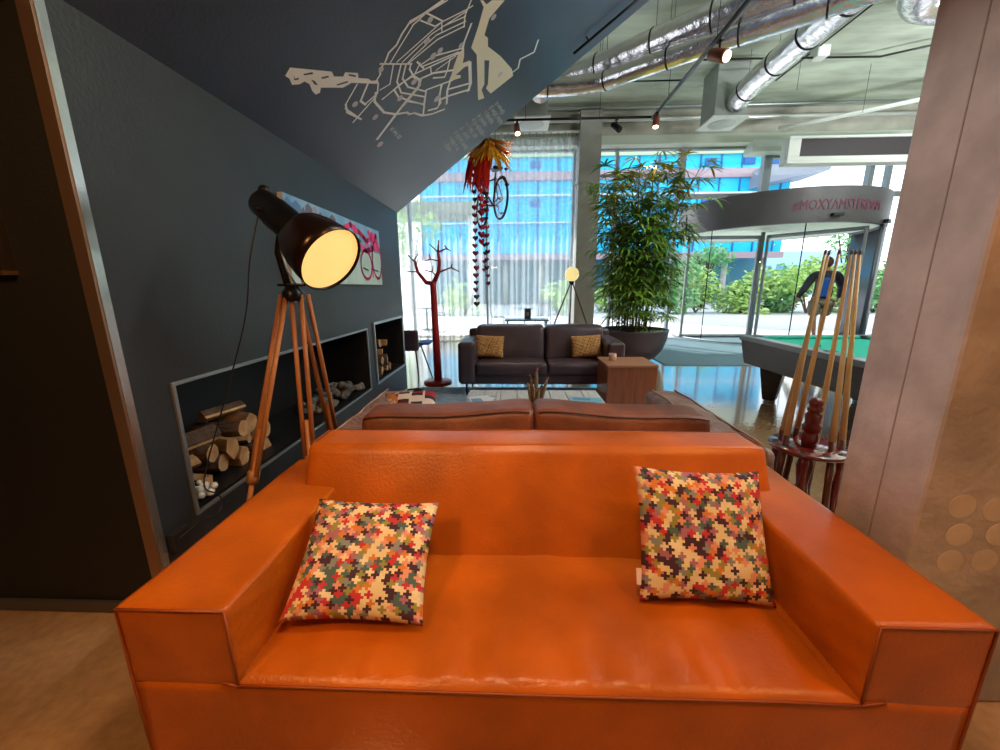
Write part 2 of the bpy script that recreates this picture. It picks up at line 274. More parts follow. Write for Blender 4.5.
# ------------------------------------------------------------------ floor
def floor_mat():
    m=mat('polished_concrete_floor',(.32,.26,.215),.16,spec=.6,coat=1); m.node_tree.nodes['Principled BSDF'].inputs['Coat IOR'].default_value=2.1; m.node_tree.nodes['Principled BSDF'].inputs['Coat Roughness'].default_value=.07; nt=m.node_tree; N=nt.nodes; L=nt.links; b=N['Principled BSDF']
    tc=N.new('ShaderNodeTexCoord')
    n1=N.new('ShaderNodeTexNoise'); n1.inputs['Scale'].default_value=1.3; n1.inputs['Detail'].default_value=8; n1.inputs['Distortion'].default_value=.4
    n2=N.new('ShaderNodeTexNoise'); n2.inputs['Scale'].default_value=26; n2.inputs['Detail'].default_value=6
    L.new(tc.outputs['Object'],n1.inputs[0]); L.new(tc.outputs['Object'],n2.inputs[0])
    r=N.new('ShaderNodeValToRGB'); r.color_ramp.elements[0].position=.3; r.color_ramp.elements[1].position=.72
    r.color_ramp.elements[0].color=(.34,.19,.085,1); r.color_ramp.elements[1].color=(.52,.33,.18,1)
    L.new(n1.outputs[0],r.inputs[0])
    mx=N.new('ShaderNodeMixRGB'); mx.blend_type='OVERLAY'; mx.inputs[0].default_value=.35
    L.new(r.outputs[0],mx.inputs[1]); L.new(n2.outputs[0],mx.inputs[2])
    br=N.new('ShaderNodeTexBrick'); br.inputs['Scale'].default_value=1; br.inputs['Brick Width'].default_value=3; br.inputs['Row Height'].default_value=3; br.inputs['Mortar Size'].default_value=.004; br.offset=0
    br.inputs['Color1'].default_value=(1,1,1,1); br.inputs['Color2'].default_value=(.93,.93,.93,1); br.inputs['Mortar'].default_value=(.55,.5,.45,1)
    mp=N.new('ShaderNodeMapping'); mp.inputs['Rotation'].default_value=(0,0,.35); mp.inputs['Location'].default_value=(.9,.2,0); L.new(tc.outputs['Object'],mp.inputs[0]); L.new(mp.outputs[0],br.inputs['Vector'])
    m2=N.new('ShaderNodeMixRGB'); m2.blend_type='MULTIPLY'; m2.inputs[0].default_value=1; L.new(mx.outputs[0],m2.inputs[1]); L.new(br.outputs[0],m2.inputs[2])
    L.new(m2.outputs[0],b.inputs['Base Color'])
    mr=N.new('ShaderNodeMapRange'); mr.inputs['To Min'].default_value=.12; mr.inputs['To Max'].default_value=.26; L.new(n2.outputs[0],mr.inputs[0]); L.new(mr.outputs[0],b.inputs['Roughness'])
    return m
M_floor=floor_mat()
m=MB(); m.box(-6,15,-5,11.2,-.2,0); struct('floor',m,M_floor)
m=MB(); m.box(-60,90,11.2,120,-.25,-.01); struct('outdoor_ground',m,M_pave)
CZ=5.6; SL=.5906/.807
# ceiling
m=MB(); m.box(-6,15,-5,11.1,CZ,CZ+.3)
for x in (5.2,9.6,): m.box(x-.006,x+.006,5,11,CZ-.004,CZ)
struct('ceiling',m,M_ceil)
# outer shell
m=MB(); m.box(-6,15,-5.2,-5,0,CZ); struct('wall_back',m,M_concg)
m=MB(); m.box(15,15.2,-5.2,11.2,0,CZ); struct('wall_right',m,M_concg)
# fireplace wall X=-1.55 with two openings
WX=-1.55
def slz(x): return 2.40+SL*(x-WX)
m=MB()
Y0,Y1=1.45,5.43; a0,a1,b0,b1=1.66,4.02,4.26,5.33; za0,za1,zb0,zb1=.37,1.0,.385,1.03
for (y0,y1,z0,z1) in ((Y0,Y1,0,za0),(Y0,a0,za0,za1),(a1,b0,za0,za1),(b1,Y1,za0,za1),(Y0,Y1,za1+.03,2.402),(Y0,b0,za1,za1+.03),(b1,Y1,za1,za1+.03),(b0,b1,za0,zb0)):
    m.box(WX-.5,WX,y0,y1,z0,z1)
m.mi=1
m.box(WX-.52,WX-.5,a0-.05,a1+.05,za0-.05,za1+.05); m.box(WX-.52,WX-.5,b0-.05,b1+.05,zb0-.05,zb1+.05)
for (y0,y1,z0,z1) in ((a0,a1,za0,za1),(b0,b1,zb0,zb1)):
    m.box(WX-.5,WX-.012,y0,y0+.006,z0,z1); m.box(WX-.5,WX-.012,y1-.006,y1,z0,z1); m.box(WX-.5,WX-.012,y0,y1,z0,z0+.006); m.box(WX-.5,WX-.012,y0,y1,z1-.006,z1)
struct('wall_left',m,[M_wall,M_firebox])
m=MB(); m.box(-6,WX-.5,5.38,5.43,0,5.6); struct('wall_behind_fireplace',m,M_wall)
m=MB(); m.box(-6,-1.595,1.43,1.5,0,5.6); struct('wall_front_left',m,M_black)
m=MB(); m.box(-5.2,-5,-5,1.43,0,5.6); struct('wall_far_left',m,M_black)
m=MB(); m.box(-5,-1.6,1.415,1.43,0,.055); struct('baseboard_left',m,mat('grey_baseboard',(.10,.095,.09),.4,.4))
m=MB(); m.box(-1.60,-1.55,1.422,1.45,0,5.4); struct('trim_1',m,mat('bronze_corner_trim',(.42,.27,.19),.3,.85))
m=MB(); m.box(-1.556,-1.545,1.43,1.463,0,2.42); struct('trim_2',m,mat('satin_corner_trim',(.62,.66,.66),.22,.9))
# sloping underside of the stair slab
m=MB(); t=.35
xa,xb=-1.62,2.83
m.poly([(xa,-5,slz(xa)),(xb,-5,slz(xb)),(xb,-5,slz(xb)+t),(xa,-5,slz(xa)+t)],thick=(0,10.45,0)); struct('ceiling_slope',m,M_slope)
m=MB(); m.box(-6,-1.6,-5,5.4,5.3,5.55); struct('ceiling_left',m,M_black)
# fireplace frames
def frame_yz(name,y0,y1,z0,z1,w,d,label):
    r=thing(name,(WX,(y0+y1)/2,z0),label,'fireplace frame')
    for nm,(a,b,c,e) in (('top_rail',(y0-w,y1+w,z1,z1+w)),('bottom_rail',(y0-w,y1+w,z0-w,z0)),('side_rail',(y0-w,y0,z0,z1)),('side_rail',(y1,y1+w,z0,z1))):
        m=MB(); m.box(WX-.06,WX+d,a,b,c,e); m.build(nm,M_steel,r,bevel=.002)
frame_yz('fireplace_frame',a0,a1,za0,za1,.018,.012,'long low metal frame set into the dark wall around the heap of split logs')
frame_yz('fireplace_frame',b0,b1,zb0,zb1,.03,.014,'short metal frame of the small log niche at the window end of the dark wall')
# ------------------------------------------------------------------ logs
def log_bm(L,r,wedge,seed):
    m=MB(); rnd=random.Random(seed); n=10
    if wedge==0: prof=[(r*math.cos(2*PI*k/n)*rnd.uniform(.9,1.08),r*math.sin(2*PI*k/n)*rnd.uniform(.9,1.08)) for k in range(n)]; bark=list(range(n))
    else:
        a=PI*(.9 if wedge==1 else .55); k=7
        prof=[(-r*.25,0)]+[(r*math.cos(a*i/k-a/2)*rnd.uniform(.93,1.06),r*math.sin(a*i/k-a/2)*rnd.uniform(.93,1.06)) for i in range(k+1)]; bark=list(range(1,k+1))
    st=[]
    for s_ in (-1,-.3,.4,1):
        st.append([m.bm.verts.new((s_*L/2,x*rnd.uniform(.95,1.05)-.2*r,y*rnd.uniform(.95,1.05))) for x,y in prof])
    N_=len(prof); f=m.bm.faces.new(st[0][::-1]); f.material_index=0; f=m.bm.faces.new(st[-1]); f.material_index=0
    for i in range(3):
        for k in range(N_):
            f=m.bm.faces.new((st[i][k],st[i][(k+1)%N_],st[i+1][(k+1)%N_],st[i+1][k])); f.material_index=1 if (k in bark and (k+1)%N_ in bark) or wedge==0 else 0
    return m
protos=[]
for i,(L_,r_,w_) in enumerate(((.34,.075,1),(.38,.07,2),(.33,.06,0),(.36,.085,1),(.30,.065,2))):
    o=log_bm(L_,r_,w_,i).build('firewood_log',[M_log,M_bark],org=(0,0,0),label='split log in the heap on the floor of the long fireplace',cat='log',group='split logs in the long fireplace'); protos.append(o)
spots=[]
rnd=random.Random(3)
# long fireplace heap: rows laid with ends towards the room
for (y,z,rz,lay) in ((1.80,.45,.1,0),(1.97,.44,-.2,0),(2.13,.45,.15,0),(2.30,.44,.0,0),(2.46,.45,.25,0),(2.62,.44,-.1,0),
                 (1.82,.57,1.25,1),(2.05,.565,.1,1),(2.22,.56,-.15,1),(2.38,.565,.3,1),(2.55,.56,.05,1),(2.02,.68,1.45,2),(2.30,.67,.1,2),(2.47,.665,-.25,2),(2.36,.77,1.3,3)):
    spots.append((y,z,rz))
first=True; usedp=set()
for i,(y,z,rz) in enumerate(spots):
    p=protos[i%5]
    if i<5: o=p
    else: o=p.copy(); COL.objects.link(o)
    o.scale=(.84,.84,.84); o.location=(-1.79+rnd.uniform(-.03,.03),1.74+(y-1.80)*.82,.376+(z-.376)*.80); o.rotation_euler=(rnd.uniform(0,6.2),rnd.uniform(-.05,.05),rz)
    if i==14: o['label']='long split log lying across the very top of the heap in the long fireplace'; 
    if i==0: o['label']='split log at the near bottom corner of the heap above the white pebbles'
k=0
for (y,z,rz) in ((4.62,.455,.1),(4.78,.45,0),(4.66,.57,0),(4.80,.565,.2),(4.70,.69,.1),(4.62,.80,.0),(4.78,.79,.15),(4.93,.45,.1)):
    o=protos[k%5].copy(); COL.objects.link(o); k+=1
    o.location=(-1.72,y-.12,z); o.rotation_euler=(rnd.uniform(0,6),0,rz); o['label']='short split log stacked in the small niche near the window'; o['group']='split logs in the small niche'
m=MB()
for i in range(26):
    m.ball((-1.60+rnd.uniform(-.05,.03),1.73+rnd.uniform(-.05,.09),.395+rnd.uniform(0,.05)),rnd.uniform(.012,.022),n=4)
m.build('white_pebbles',M_pebble,kind='stuff',label='small white pebbles in the near corner of the long fireplace below the logs',cat='pebbles')
m=MB()
for i in range(150):
    y=rnd.uniform(3.1,3.95); x=-1.74+rnd.uniform(-.13,.13)
    m.ball((x,y,.39+rnd.uniform(0,.13)*(1-abs(y-3.55)/.6)),rnd.uniform(.022,.05),(1,rnd.uniform(.7,1.6),.8),n=4)
m.build('coal_bed',M_coal,kind='stuff',label='heap of grey and dark coals at the window end of the long fireplace',cat='coals')
# ------------------------------------------------------------------ concrete pillars, beams
m=MB(); m.box(1.26,2.5,1.13,1.42,0,CZ)
struct('pillar_right',m,M_conc,bevel=.012)
m=MB(); m.box(-6,15,11.12,12.9,5.7,5.85); struct('added_shade_ledge',m,M_concg).name='trim_added_shade'  # unseen ledge added to keep the sun off the upper curtain
m=MB()
for (y,z) in ((1.34,.775),(1.355,.675),(1.35,.58),(1.45,.585),(1.44,.765),(1.47,.68)):
    m.lathe([(.040,0),(.0398,.0008),(.001,.0008)],(y*1.045-.015,1.13,z-.015),(0,-1,0),24,cap=False,smooth=False)
struct('trim_3',m,mat('pale_concrete_plugs',(.56,.45,.36),.8,var=.10,vscale=14))
m=MB(); m.box(1.258,1.2605,1.262,1.266,.1,5); struct('trim_4',m,mat('formwork_seam',(.29,.235,.205),.9))
m=MB(); m.box(1.56,2.07,10.25,10.75,0,5.45); struct('pillar_window',m,mat('window_pillar_concrete',(.36,.36,.34),.8,bump=.2,bscale=30,var=.08,vscale=3),bevel=.01)
m=MB(); m.box(-6,15,10.72,11.1,5.02,CZ); struct('beam_window',m,M_concg)
m=MB(); m.box(-6,15,10.62,11.12,4.82,5.02); struct('trim_5',m,mat('pale_green_grey_frame_head',(.55,.60,.52),.5))
m=MB(); m.box(-6,-5,5,11.1,0,CZ); struct('wall_beyond_left',m,M_concg)
m=MB(); m.box(2.8,10.8,7.1,11.15,.0,.012); struct('entrance_mat_floor',m,M_mat)
# ------------------------------------------------------------------ glazing
def win(i,x0,x1,z0,z1,y,muls,trans,w=.07):
    m=MB(); m.box(x0,x1,y-.006,y+.006,z0,z1); g=struct('window_%d'%i,m,M_glass)
    f=MB()
    for x in muls: f.box(x-w/2,x+w/2,y-.09,y+.07,z0,z1)
    for z in trans: f.box(x0,x1,y-.07,y+.06,z-w/2,z+w/2)
    o=f.build('window_frame',M_frame,None,org=(0,0,0),bevel=.004); o.parent=g
    return g
ORGz=Vector((0,0,0))
win(1,-5,1.6,0.03,4.85,11.0,[-4.9,-2.8,-.73,1.55],[.06,4.82])
win(2,2.05,4.25,0.03,4.85,11.0,[2.1,2.62,4.22],[.06,4.2,4.82])
win(3,4.25,6.35,3.64,4.85,11.0,[4.30,6.33],[4.82,3.68],w=.1)
win(4,6.35,11.2,3.64,4.60,11.0,[6.42,8.95,11.1],[4.6,3.68],w=.11)
win(5,9.35,15,0.03,4.60,11.0,[9.4,10.2,12.2,14.9],[.06,4.57])
m=MB(); m.box(5.78,11,10.6,11.0,4.6,4.85); struct('trim_6',m,mat('pale_door_head',(.60,.66,.64),.5))
# ------------------------------------------------------------------ revolving door drum with lettered band
DC=Vector((7.0,11.6)); DR=2.4
def arcpt(a,r=DR): return (DC.x+r*math.sin(a),DC.y-r*math.cos(a))
root=thing('revolving_door',(DC.x,DC.y,0),'large curved revolving entrance door with a grey lettered header band at the right','revolving door')
A0,A1=-1.62,1.62
m=MB(); n=96
vo=[];
for i in range(n+1):
    a=A0+(A1-A0)*i/n; x,y=arcpt(a); xi,yi=arcpt(a,DR-.12)
    vo.append([m.bm.verts.new(p) for p in ((x,y,2.77),(x,y,3.50),(xi,yi,3.50),(xi,yi,2.77))])
fs=[]
for i in range(n):
    for k in range(4): fs.append(m.bm.faces.new((vo[i][k],vo[i+1][k],vo[i+1][(k+1)%4],vo[i][(k+1)%4])))
m._tag(fs,False); m.build('header_band',mat('grey_header_band',(.13,.125,.14),.38,.2,var=.05),root)
m=MB(); m.lathe([(DR-.13,2.83),(DR-.13,2.86),(0,2.86),(0,2.83)],(DC.x,DC.y,0),n=64,cap=False); m.build('soffit_disc',mat('green_reflection_soffit',(.62,.72,.60),.35),root)  # green in the soffit colour stands in for a reflection
cu=bpy.data.curves.new('letters','FONT'); cu.body='#MOXYAMSTERDAM'; cu.size=.30; cu.extrude=.004; cu.align_x='CENTER'; cu.resolution_u=2
to=bpy.data.objects.new('tmp',cu); COL.objects.link(to); dg=bpy.context.evaluated_depsgraph_get(); dg.update()
me=bpy.data.meshes.new_from_object(to.evaluated_get(dg)); bpy.data.objects.remove(to)
w=max(v.co.x for v in me.vertices)-min(v.co.x for v in me.vertices)
for v in me.vertices:
    a=.035+(v.co.x*1.95/w)/DR; x,y=arcpt(a,DR+.006+v.co.z); v.co=Vector((x,y,3.03+v.co.y))-ORG[root]
lo=bpy.data.objects.new('lettering',me); COL.objects.link(lo); lo.parent=root; ORG[lo]=ORG[root]; me.materials.append(mat('magenta_vinyl',(.24,.05,.12),.5)); lo['label']='magenta lettering on the band'
M_dpost=mat('dark_side_panel',(.10,.11,.14),.35,.3)
def arcwall(a,b,z0,z1,nm,mt,r=DR-.06,n=14):
    m=MB(); vs=[]
    for i in range(n+1):
        x,y=arcpt(a+(b-a)*i/n,r); vs.append((m.bm.verts.new((x,y,z0)),m.bm.verts.new((x,y,z1))))
    m._tag([m.bm.faces.new((vs[i][0],vs[i+1][0],vs[i+1][1],vs[i][1])) for i in range(n)]); return m.build(nm,mt,root,recalc=False,solid=0 if mt is M_glass else .05)
arcwall(-1.57,-1.06,.06,2.8,'curved_pane',M_glass); arcwall(-1.06,-.24,.06,2.8,'curved_pane',M_glass); arcwall(.60,1.60,0,2.8,'dark_side_panel',M_dpost,DR-.01)
for a in (-1.06,-.24):
    x,y=arcpt(a,DR-.06); m=MB(); m.cyl((x,y,0),(x,y,2.8),.012,n=8); m.build('thin_mullion',M_dark,root)
for a,b in ((-1.57,-.24),):
    m=MB(); m.tube([arcpt(a+(b-a)*i/16,DR-.06)+(.03,) for i in range(17)],.03,6); m.build('bottom_rail',M_frame,root)
def wing(a,b,h,w=.06):
    A_=Vector(a+(0,)); B_=Vector(b+(0,)); d=(B_-A_).normalized()
    for p in (A_+d*w/2,B_-d*w/2):
        m=MB(); m.box(p.x-w/2,p.x+w/2,p.y-.03,p.y+.03,0,h,rot=(0,0,math.atan2(d.y,d.x))); m.build('wing_stile',M_frame,root,bevel=.004)
    for z in (.06,h-.04):
        m=MB(); m.tube([A_+Vector((0,0,z)),B_+Vector((0,0,z))],.045,4); m.build('wing_rail',M_frame,root)
    m=MB(); m.poly([A_+Vector((0,0,.06)),B_+Vector((0,0,.06)),B_+Vector((0,0,h)),A_+Vector((0,0,h))]); m.build('wing_pane',M_glass,root)
wing((4.66,11.1),(6.55,11.1),2.72); wing((6.68,11.05),(7.95,9.5),2.72)
m=MB(); m.cyl((6.6,11.1,0),(6.6,11.1,2.8),.05,n=12); m.build('centre_post',M_frame,root)
m=MB(); x,y=arcpt(-.02,DR+.05); m.box(x-.11,x+.11,y-.04,y+.04,2.88,2.94,rot=(0,0,-.02)); m.build('door_sensor',M_blackpl,root)
x,y=arcpt(.60,DR+.05); m=MB(); m.box(x-.09,x+.09,y-.05,y+.04,2.78,2.86,rot=(0,0,.60)); m.build('door_sensor',M_blackpl,root)
# warm-air curtain above the door
r=thing('air_curtain',(7.3,9.5,4.03),'pale box with a long dark panel hung above the entrance door','air curtain')
m=MB(); m.box(5.85,9.2,9.35,9.62,3.98,4.03); m.box(5.85,9.2,9.35,9.45,4.03,4.12); m.box(5.85,9.2,9.35,9.45,4.47,4.52); m.box(5.85,6.10,9.35,9.45,4.12,4.47); m.box(9.1,9.2,9.35,9.45,4.12,4.47); m.box(5.85,9.2,9.45,9.62,4.03,4.52); m.build('housing',M_white,r,bevel=.01)
m=MB(); m.box(6.10,9.1,9.40,9.44,4.12,4.47); m.build('dark_panel',mat('aubergine_panel',(.035,.022,.032),.4),r)
# ------------------------------------------------------------------ ducts, pipes, lights under the ceiling
def duct(pts,r,name='foil_duct',label='',bands=5,group=None):
    P=[Vector(p) for p in pts]; c=thing(name,P[0],label,'duct',group)
    # resample with wrinkles
    Q=[];rr=[]
    for i in range(len(P)-1):
        L=(P[i+1]-P[i]).length; k=max(2,int(L/.10))
        for j in range(k): Q.append(P[i].lerp(P[i+1],j/k)); rr.append(r*(1+random.uniform(-.02,.02)))
    Q.append(P[-1]); rr.append(r)
    for _ in range(3): Q=[Q[0]]+[(Q[i-1]+Q[i]*2+Q[i+1])/4 for i in range(1,len(Q)-1)]+[Q[-1]]
    m=MB(); m.tube(Q,rr,24); m.build('duct_body',M_foil,c)
    for b in range(bands):
        i=int((b+.5)/bands*(len(Q)-2)); d=(Q[i+1]-Q[i]).normalized()*.012
        m=MB(); m.tube([Q[i]-d,Q[i]+d],r*1.035,24); m.tube([Q[i]+Vector((0,0,r)),(Q[i].x,Q[i].y,CZ)],.004,4); m.build('hanger_band',M_dark,c)
    return c
duct([(.2,7.95,5.0),(.9,7.9,5.0),(1.43,7.55,5.0),(3.15,6.05,5.0),(4.6,4.8,5.0)],.22,label='upper thicker foil duct running diagonally beside the dark slope',bands=6)
duct([(.1,7.45,4.7),(.9,7.45,4.7),(1.4,7.36,4.7),(1.93,6.93,4.7),(3.83,5.57,4.7),(5.0,4.72,4.7)],.14,label='lower thinner foil duct running diagonally below the thicker one',bands=6)
duct([(4.28,8.62,4.88),(4.30,8.2,4.98),(4.31,7.6,5.0),(4.33,4.8,5.05)],.2,label='straight foil duct running from the pale ceiling diffuser towards the viewer',bands=5)
duct([(4.95,5.3,5.15),(5.0,5.9,5.12),(5.35,6.3,5.1),(6.2,6.45,5.1),(8.5,6.6,5.1)],.23,label='foil duct with an elbow at the top beside the concrete pillar',bands=3)
duct([(.50,8.7,5.5),(.50,8.7,5.35),(.50,8.6,5.15),(.50,8.4,5.06)],.2,label='short bent foil duct end showing just past the sloping dark slab',bands=1)
def diffuser(x,y,z,label,w=.32):
    c=thing('ceiling_diffuser',(x,y,z),label,'ceiling vent')
    m=MB(); m.box(x-w,x+w,y-w,y+w,z,z+.03); m.build('plate',M_white,c,bevel=.004)
    m=MB(); m.lathe([(.26,0),(.24,-.012),(.15,-.006),(.14,-.014),(.05,-.008),(.03,-.014),(.001,-.014)],(x,y,z),n=32); m.build('round_grille',mat('grille_grey',(.55,.60,.58),.4),c)
    m=MB(); m.box(x-w*.85,x+w*.85,y-w*.85,y+w*.85,z+.03,CZ-.02); m.build('plenum_box',mat('galvanised_box',(.36,.40,.38),.5,.3),c,bevel=.004)
diffuser(4.20,8.95,4.62,'pale square ceiling diffuser at the end of the straight foil duct',.36)
diffuser(.36,8.98,4.70,'pale square ceiling diffuser just past the dark sloping slab',.36)
def pipe(pts,r,label,mt=M_steel,name='ceiling_pipe'):
    m=MB(); m.tube(pts,r,8); return m.build(name,mt,label=label,cat='pipe')
pipe([(-4,10.45,5.30),(14,10.45,5.30)],.05,'thick pale pipe running along the top of the window beam',mat('pale_pipe',(.7,.72,.70),.3,.5))
pipe([(-4,10.3,5.50),(14,10.3,5.50)],.028,'thin grey pipe running above the thick pale one at the window beam')
pipe([(.7,8.3,5.45),(4.1,8.3,5.45),(6.6,8.35,5.45),(8.4,7.4,5.45)],.018,'thin bent sprinkler pipe crossing the concrete ceiling',M_dark)
pipe([(.7,8.9,5.4),(3.3,8.9,5.4)],.016,'short thin sprinkler pipe near the left diffuser',M_dark)
pipe([(5.42,9.4,5.57),(5.42,5.4,5.57)],.014,'straight thin conduit running along the ceiling towards the window',M_dark)
c=thing('cable_tray',(7.5,9,4.7),'pale cable tray rising along the ceiling beside the concrete pillar','cable tray')
for dx in (0,.14): 
    m=MB(); m.tube([(5.9+dx,9.9,4.86),(6.6+dx,9.6,4.9),(9.8+dx,8.0,5.1)],.03,6); m.build('rail',M_white,c)
m=MB(); m.box(5.40,5.62,8.2,8.42,5.42,5.6); o=m.build('ceiling_sensor',M_white,label='small pale box fixed to the bare concrete ceiling',cat='sensor',bevel=.02)
def wire(x,y,z0): 
    m=MB(); m.tube([(x,y,z0),(x,y,CZ)],.004,4); return m
for (x,y,z,l) in ((5.0,8.0,4.8,'thin wire hanging under the ceiling beside the straight duct'),(6.9,8.9,4.75,'thin wire hanging above the left end of the cable tray'),(8.0,8.6,4.85,'thin wire hanging at the right end of the cable tray')):
    wire(x,y,z).build('hanging_wire',M_dark,label=l,cat='wire')
# track lighting
r1=pipe([(-.9,7.72,4.32),(2.45,7.72,4.32)],.022,'black lighting track running across towards the window',M_dark,'lighting_track'); r1['category']='light track'
r2=pipe([(2.42,7.72,4.30),(2.42,4.2,4.30)],.030,'grey lighting track running from the window side towards the viewer',mat('track_grey',(.14,.15,.17),.35,.4),'lighting_track'); r2['category']='light track'
for (x,y) in ((0.2,7.72),(1.5,7.72),(2.42,7.0),(2.42,5.5)):
    wire(x,y,4.33).build('track_wire',M_dark,label='thin suspension wire holding up the black lighting track',cat='wire',group='track suspension wires')
SD=Vector((.807,0,.5906)); SN=Vector((.5906,0,-.807))
def sp(y,s,lift=.0): return Vector((WX,y,2.40))+SD*s+SN*lift
m=MB(); m.tube([sp(5.02,2.70,.05),sp(5.02,4.3,.05)],.014,8); m.tube([sp(5.02,2.9,.05),sp(5.02,2.9,0)],.008,6); m.tube([sp(5.02,3.6,.05),sp(5.02,3.6,0)],.008,6)
m.build('lighting_track',M_dark,label='thin black rail fixed on the underside of the dark sloping slab',cat='light track')
def spot(x,y,z,aim,label,body,power=0,lit=True,sc=1):
    c=thing('track_spotlight',(x,y,z),label,'spotlight')
    p=Vector((x,y,z-.13*sc)); d=Vector(aim).normalized()
    m=MB(); m.box(x-.02,x+.02,y-.05,y+.05,z-.03,z); m.tube([(x,y,z-.02),p],.012,6); m.build('mount_arm',M_dark,c)
    m=MB(); m.lathe([(.048*sc,-.10*sc),(.052*sc,-.08*sc),(.055*sc,.08*sc),(.050*sc,.10*sc),(.046*sc,.085*sc)],p,d,24,cap=True); m.build('lamp_body',body,c)
    m=MB(); m.lathe([(.044*sc,.101*sc),(.001,.104*sc)],p,d,20,cap=False)
    m.build('lens',mat('spot_lens_lit',(.9,.8,.6),.4,emit=(1,.75,.45),estr=9) if lit else M_dark,c)
    if power:
        l=bpy.data.lights.new('spot','SPOT'); l.energy=power; l.spot_size=1.5; l.spot_blend=.6; l.color=(1,.72,.48); l.shadow_soft_size=.04
        lo=bpy.data.objects.new('spot_light',l); COL.objects.link(lo); lo.location=p+d*.13*sc; lo.rotation_euler=d.to_track_quat('-Z','Y').to_euler()
M_copper=mat('copper_spot_body',(.22,.07,.04),.4,.5)
spot(.05,7.72,4.30,(.1,-.5,-.9),'small copper coloured track spotlight beside the orange hanging feathers',M_copper,60)
spot(1.80,7.72,4.30,(.55,-.5,-.6),'black square-on track spotlight between the two copper ones',M_dark,0,False)
spot(2.40,7.45,4.28,(-.1,-.3,-.95),'copper coloured track spotlight where the two black tracks meet',M_copper,60)
spot(2.44,5.45,4.28,(.35,-.75,-.45),'nearest and largest copper coloured track spotlight, glowing towards the viewer',M_copper,60,sc=1.3)
# ------------------------------------------------------------------ mural on the slope
def S3(q,l=.002): return sp(q[0],q[1],l)
root=thing('city_map_mural',sp(4.2,2.0,.001),'off-white city canal map painted on the dark sloping slab','wall mural')
for q,w in MURAL['lines']:
    m=MB(); m.ribbon([S3(a) for a in q],w*1.15,SN); m.build('canal_line',M_paint,root,recalc=False)
for i,P in enumerate(MURAL['polys']):
    m=MB(); m.poly([S3(a,.0015) for a in P]); m.build('water_shape',M_cream if i else M_paint,root,recalc=False)
for P in MURAL['dark']:
    m=MB(); m.poly([S3(a,.003) for a in P]); m.build('island_shape',M_slope,root,recalc=False)
for q,w in MURAL['blobs']:
    m=MB(); m.lathe([(w,0),(w,.002),(.001,.002)],S3(q[0],.001),SN,14,cap=False,smooth=False)
    m.build('place_dot',mat('lilac_white_dots',(.60,.56,.62),.6),root,recalc=False)
m=MB(); rr=random.Random(11)
for q,w in MURAL['txt']:
    a=S3(q[0]); b=S3(q[1]); d=b-a; n=max(6,int(d.length/(w*.55))); sd=d.normalized().cross(SN)
    for k in range(n):
        if k==2 or rr.random()<.12: continue
        c=a+d*((k+.5)/n); h=w*rr.choice((.55,.75,.95)); st=d.normalized()*w*.12
        for e in (-1,1):
            m.poly([c+st*e*1.6-sd*h/2-st*.5,c+st*e*1.6-sd*h/2+st*.5,c+st*e*1.6+sd*h/2+st*.5,c+st*e*1.6+sd*h/2-st*.5])
        o_=sd*rr.choice((-h/2,0,h/2)); m.poly([c+o_-st*1.8-sd*w*.06,c+o_+st*1.8-sd*w*.06,c+o_+st*1.8+sd*w*.06,c+o_-st*1.8+sd*w*.06])
m.build('legend_lettering',M_legend,root,recalc=False)
# ------------------------------------------------------------------ cognac leather sofa
root=thing('leather_sofa',(.06,1.27,0),'wide cognac orange leather sofa with block arms in the foreground','sofa')
m=MB(); m.soft(-1.043,1.169,.813,1.70,.05,.392,r=.010,seg=(44,14,8),puff=(.0,.003,0),wr=.0025,wf=3.2); m.build('base',M_leather,root)
def seatshape(p,u):
    # crowned seat with soft pull folds running towards the front edge
    if u.z>.2:
        f=(1-u.x*u.x)
        p.z+=.010*f*(1-u.y*u.y)
        p.z+=.0065*math.sin(p.x*62+5*noise.noise(Vector((p.x*4,p.y*2,0))))*max(0,-u.y-.1)*f*(.4+abs(noise.noise(Vector((p.x*3,2,0)))))*1.3
        p.z+=.006*noise.noise(Vector((p.x*9,p.y*3.2,4)))
    return p
m=MB(); m.soft(-.742,.887,.819,1.42,.30,.392,r=.030,seg=(90,34,8),puff=(0,.002,.006),wr=.002,wf=5,shape=seatshape); m.build('seat',M_leather,root)
def armshape(p,u):
    p.x+=.004*noise.noise(Vector((p.y*7,p.z*9,1.7)))*abs(u.x)*(u.y>-.97); 
    p+=Vector((.0035,0,0))*math.sin(p.z*90+p.y*30)*max(0,-u.y)*(1-u.z*u.z)*(1 if abs(u.x)>.95 else 0)
    return p
for (a,b) in ((-1.043,-.742),(.887,1.169)):
    m=MB(); m.soft(a,b,.815,1.72,.375,.622,r=.008,seg=(16,36,14),puff=(.003,.002,.006),wr=.0015,wf=4,shape=armshape,seed=a); m.build('armrest',M_leather,root)
def backshape(p,u):
    p.y+=.105*(u.z+1)*(.5-.5*u.y)-.008*(1-u.x*u.x)*(1-u.z*u.z)*(u.y<0); return p
m=MB(); m.soft(-.875,1.032,1.315,1.71,.36,.778,r=.018,seg=(60,16,20),puff=(.004,.0,.006),wr=.004,wf=3,shape=backshape); m.build('backrest',M_leather,root)
def piping(pts,r=.0042,nm='piping'):
    m=MB(); m.tube(pts,r,6); m.build(nm,M_leatherseam,root)
def rr_(pts,n=6):
    out=[]
    for i in range(len(pts)-1):
        a,b=Vector(pts[i]),Vector(pts[i+1])
        for k in range(n): out.append(a.lerp(b,k/n))
    out.append(Vector(pts[-1])); return out
piping([(-1.038,.815,.06),(-1.039,.815,.40),(-1.037,.815,.618),(-.89,.812,.621),(-.747,.815,.618),(-.745,.814,.385)])
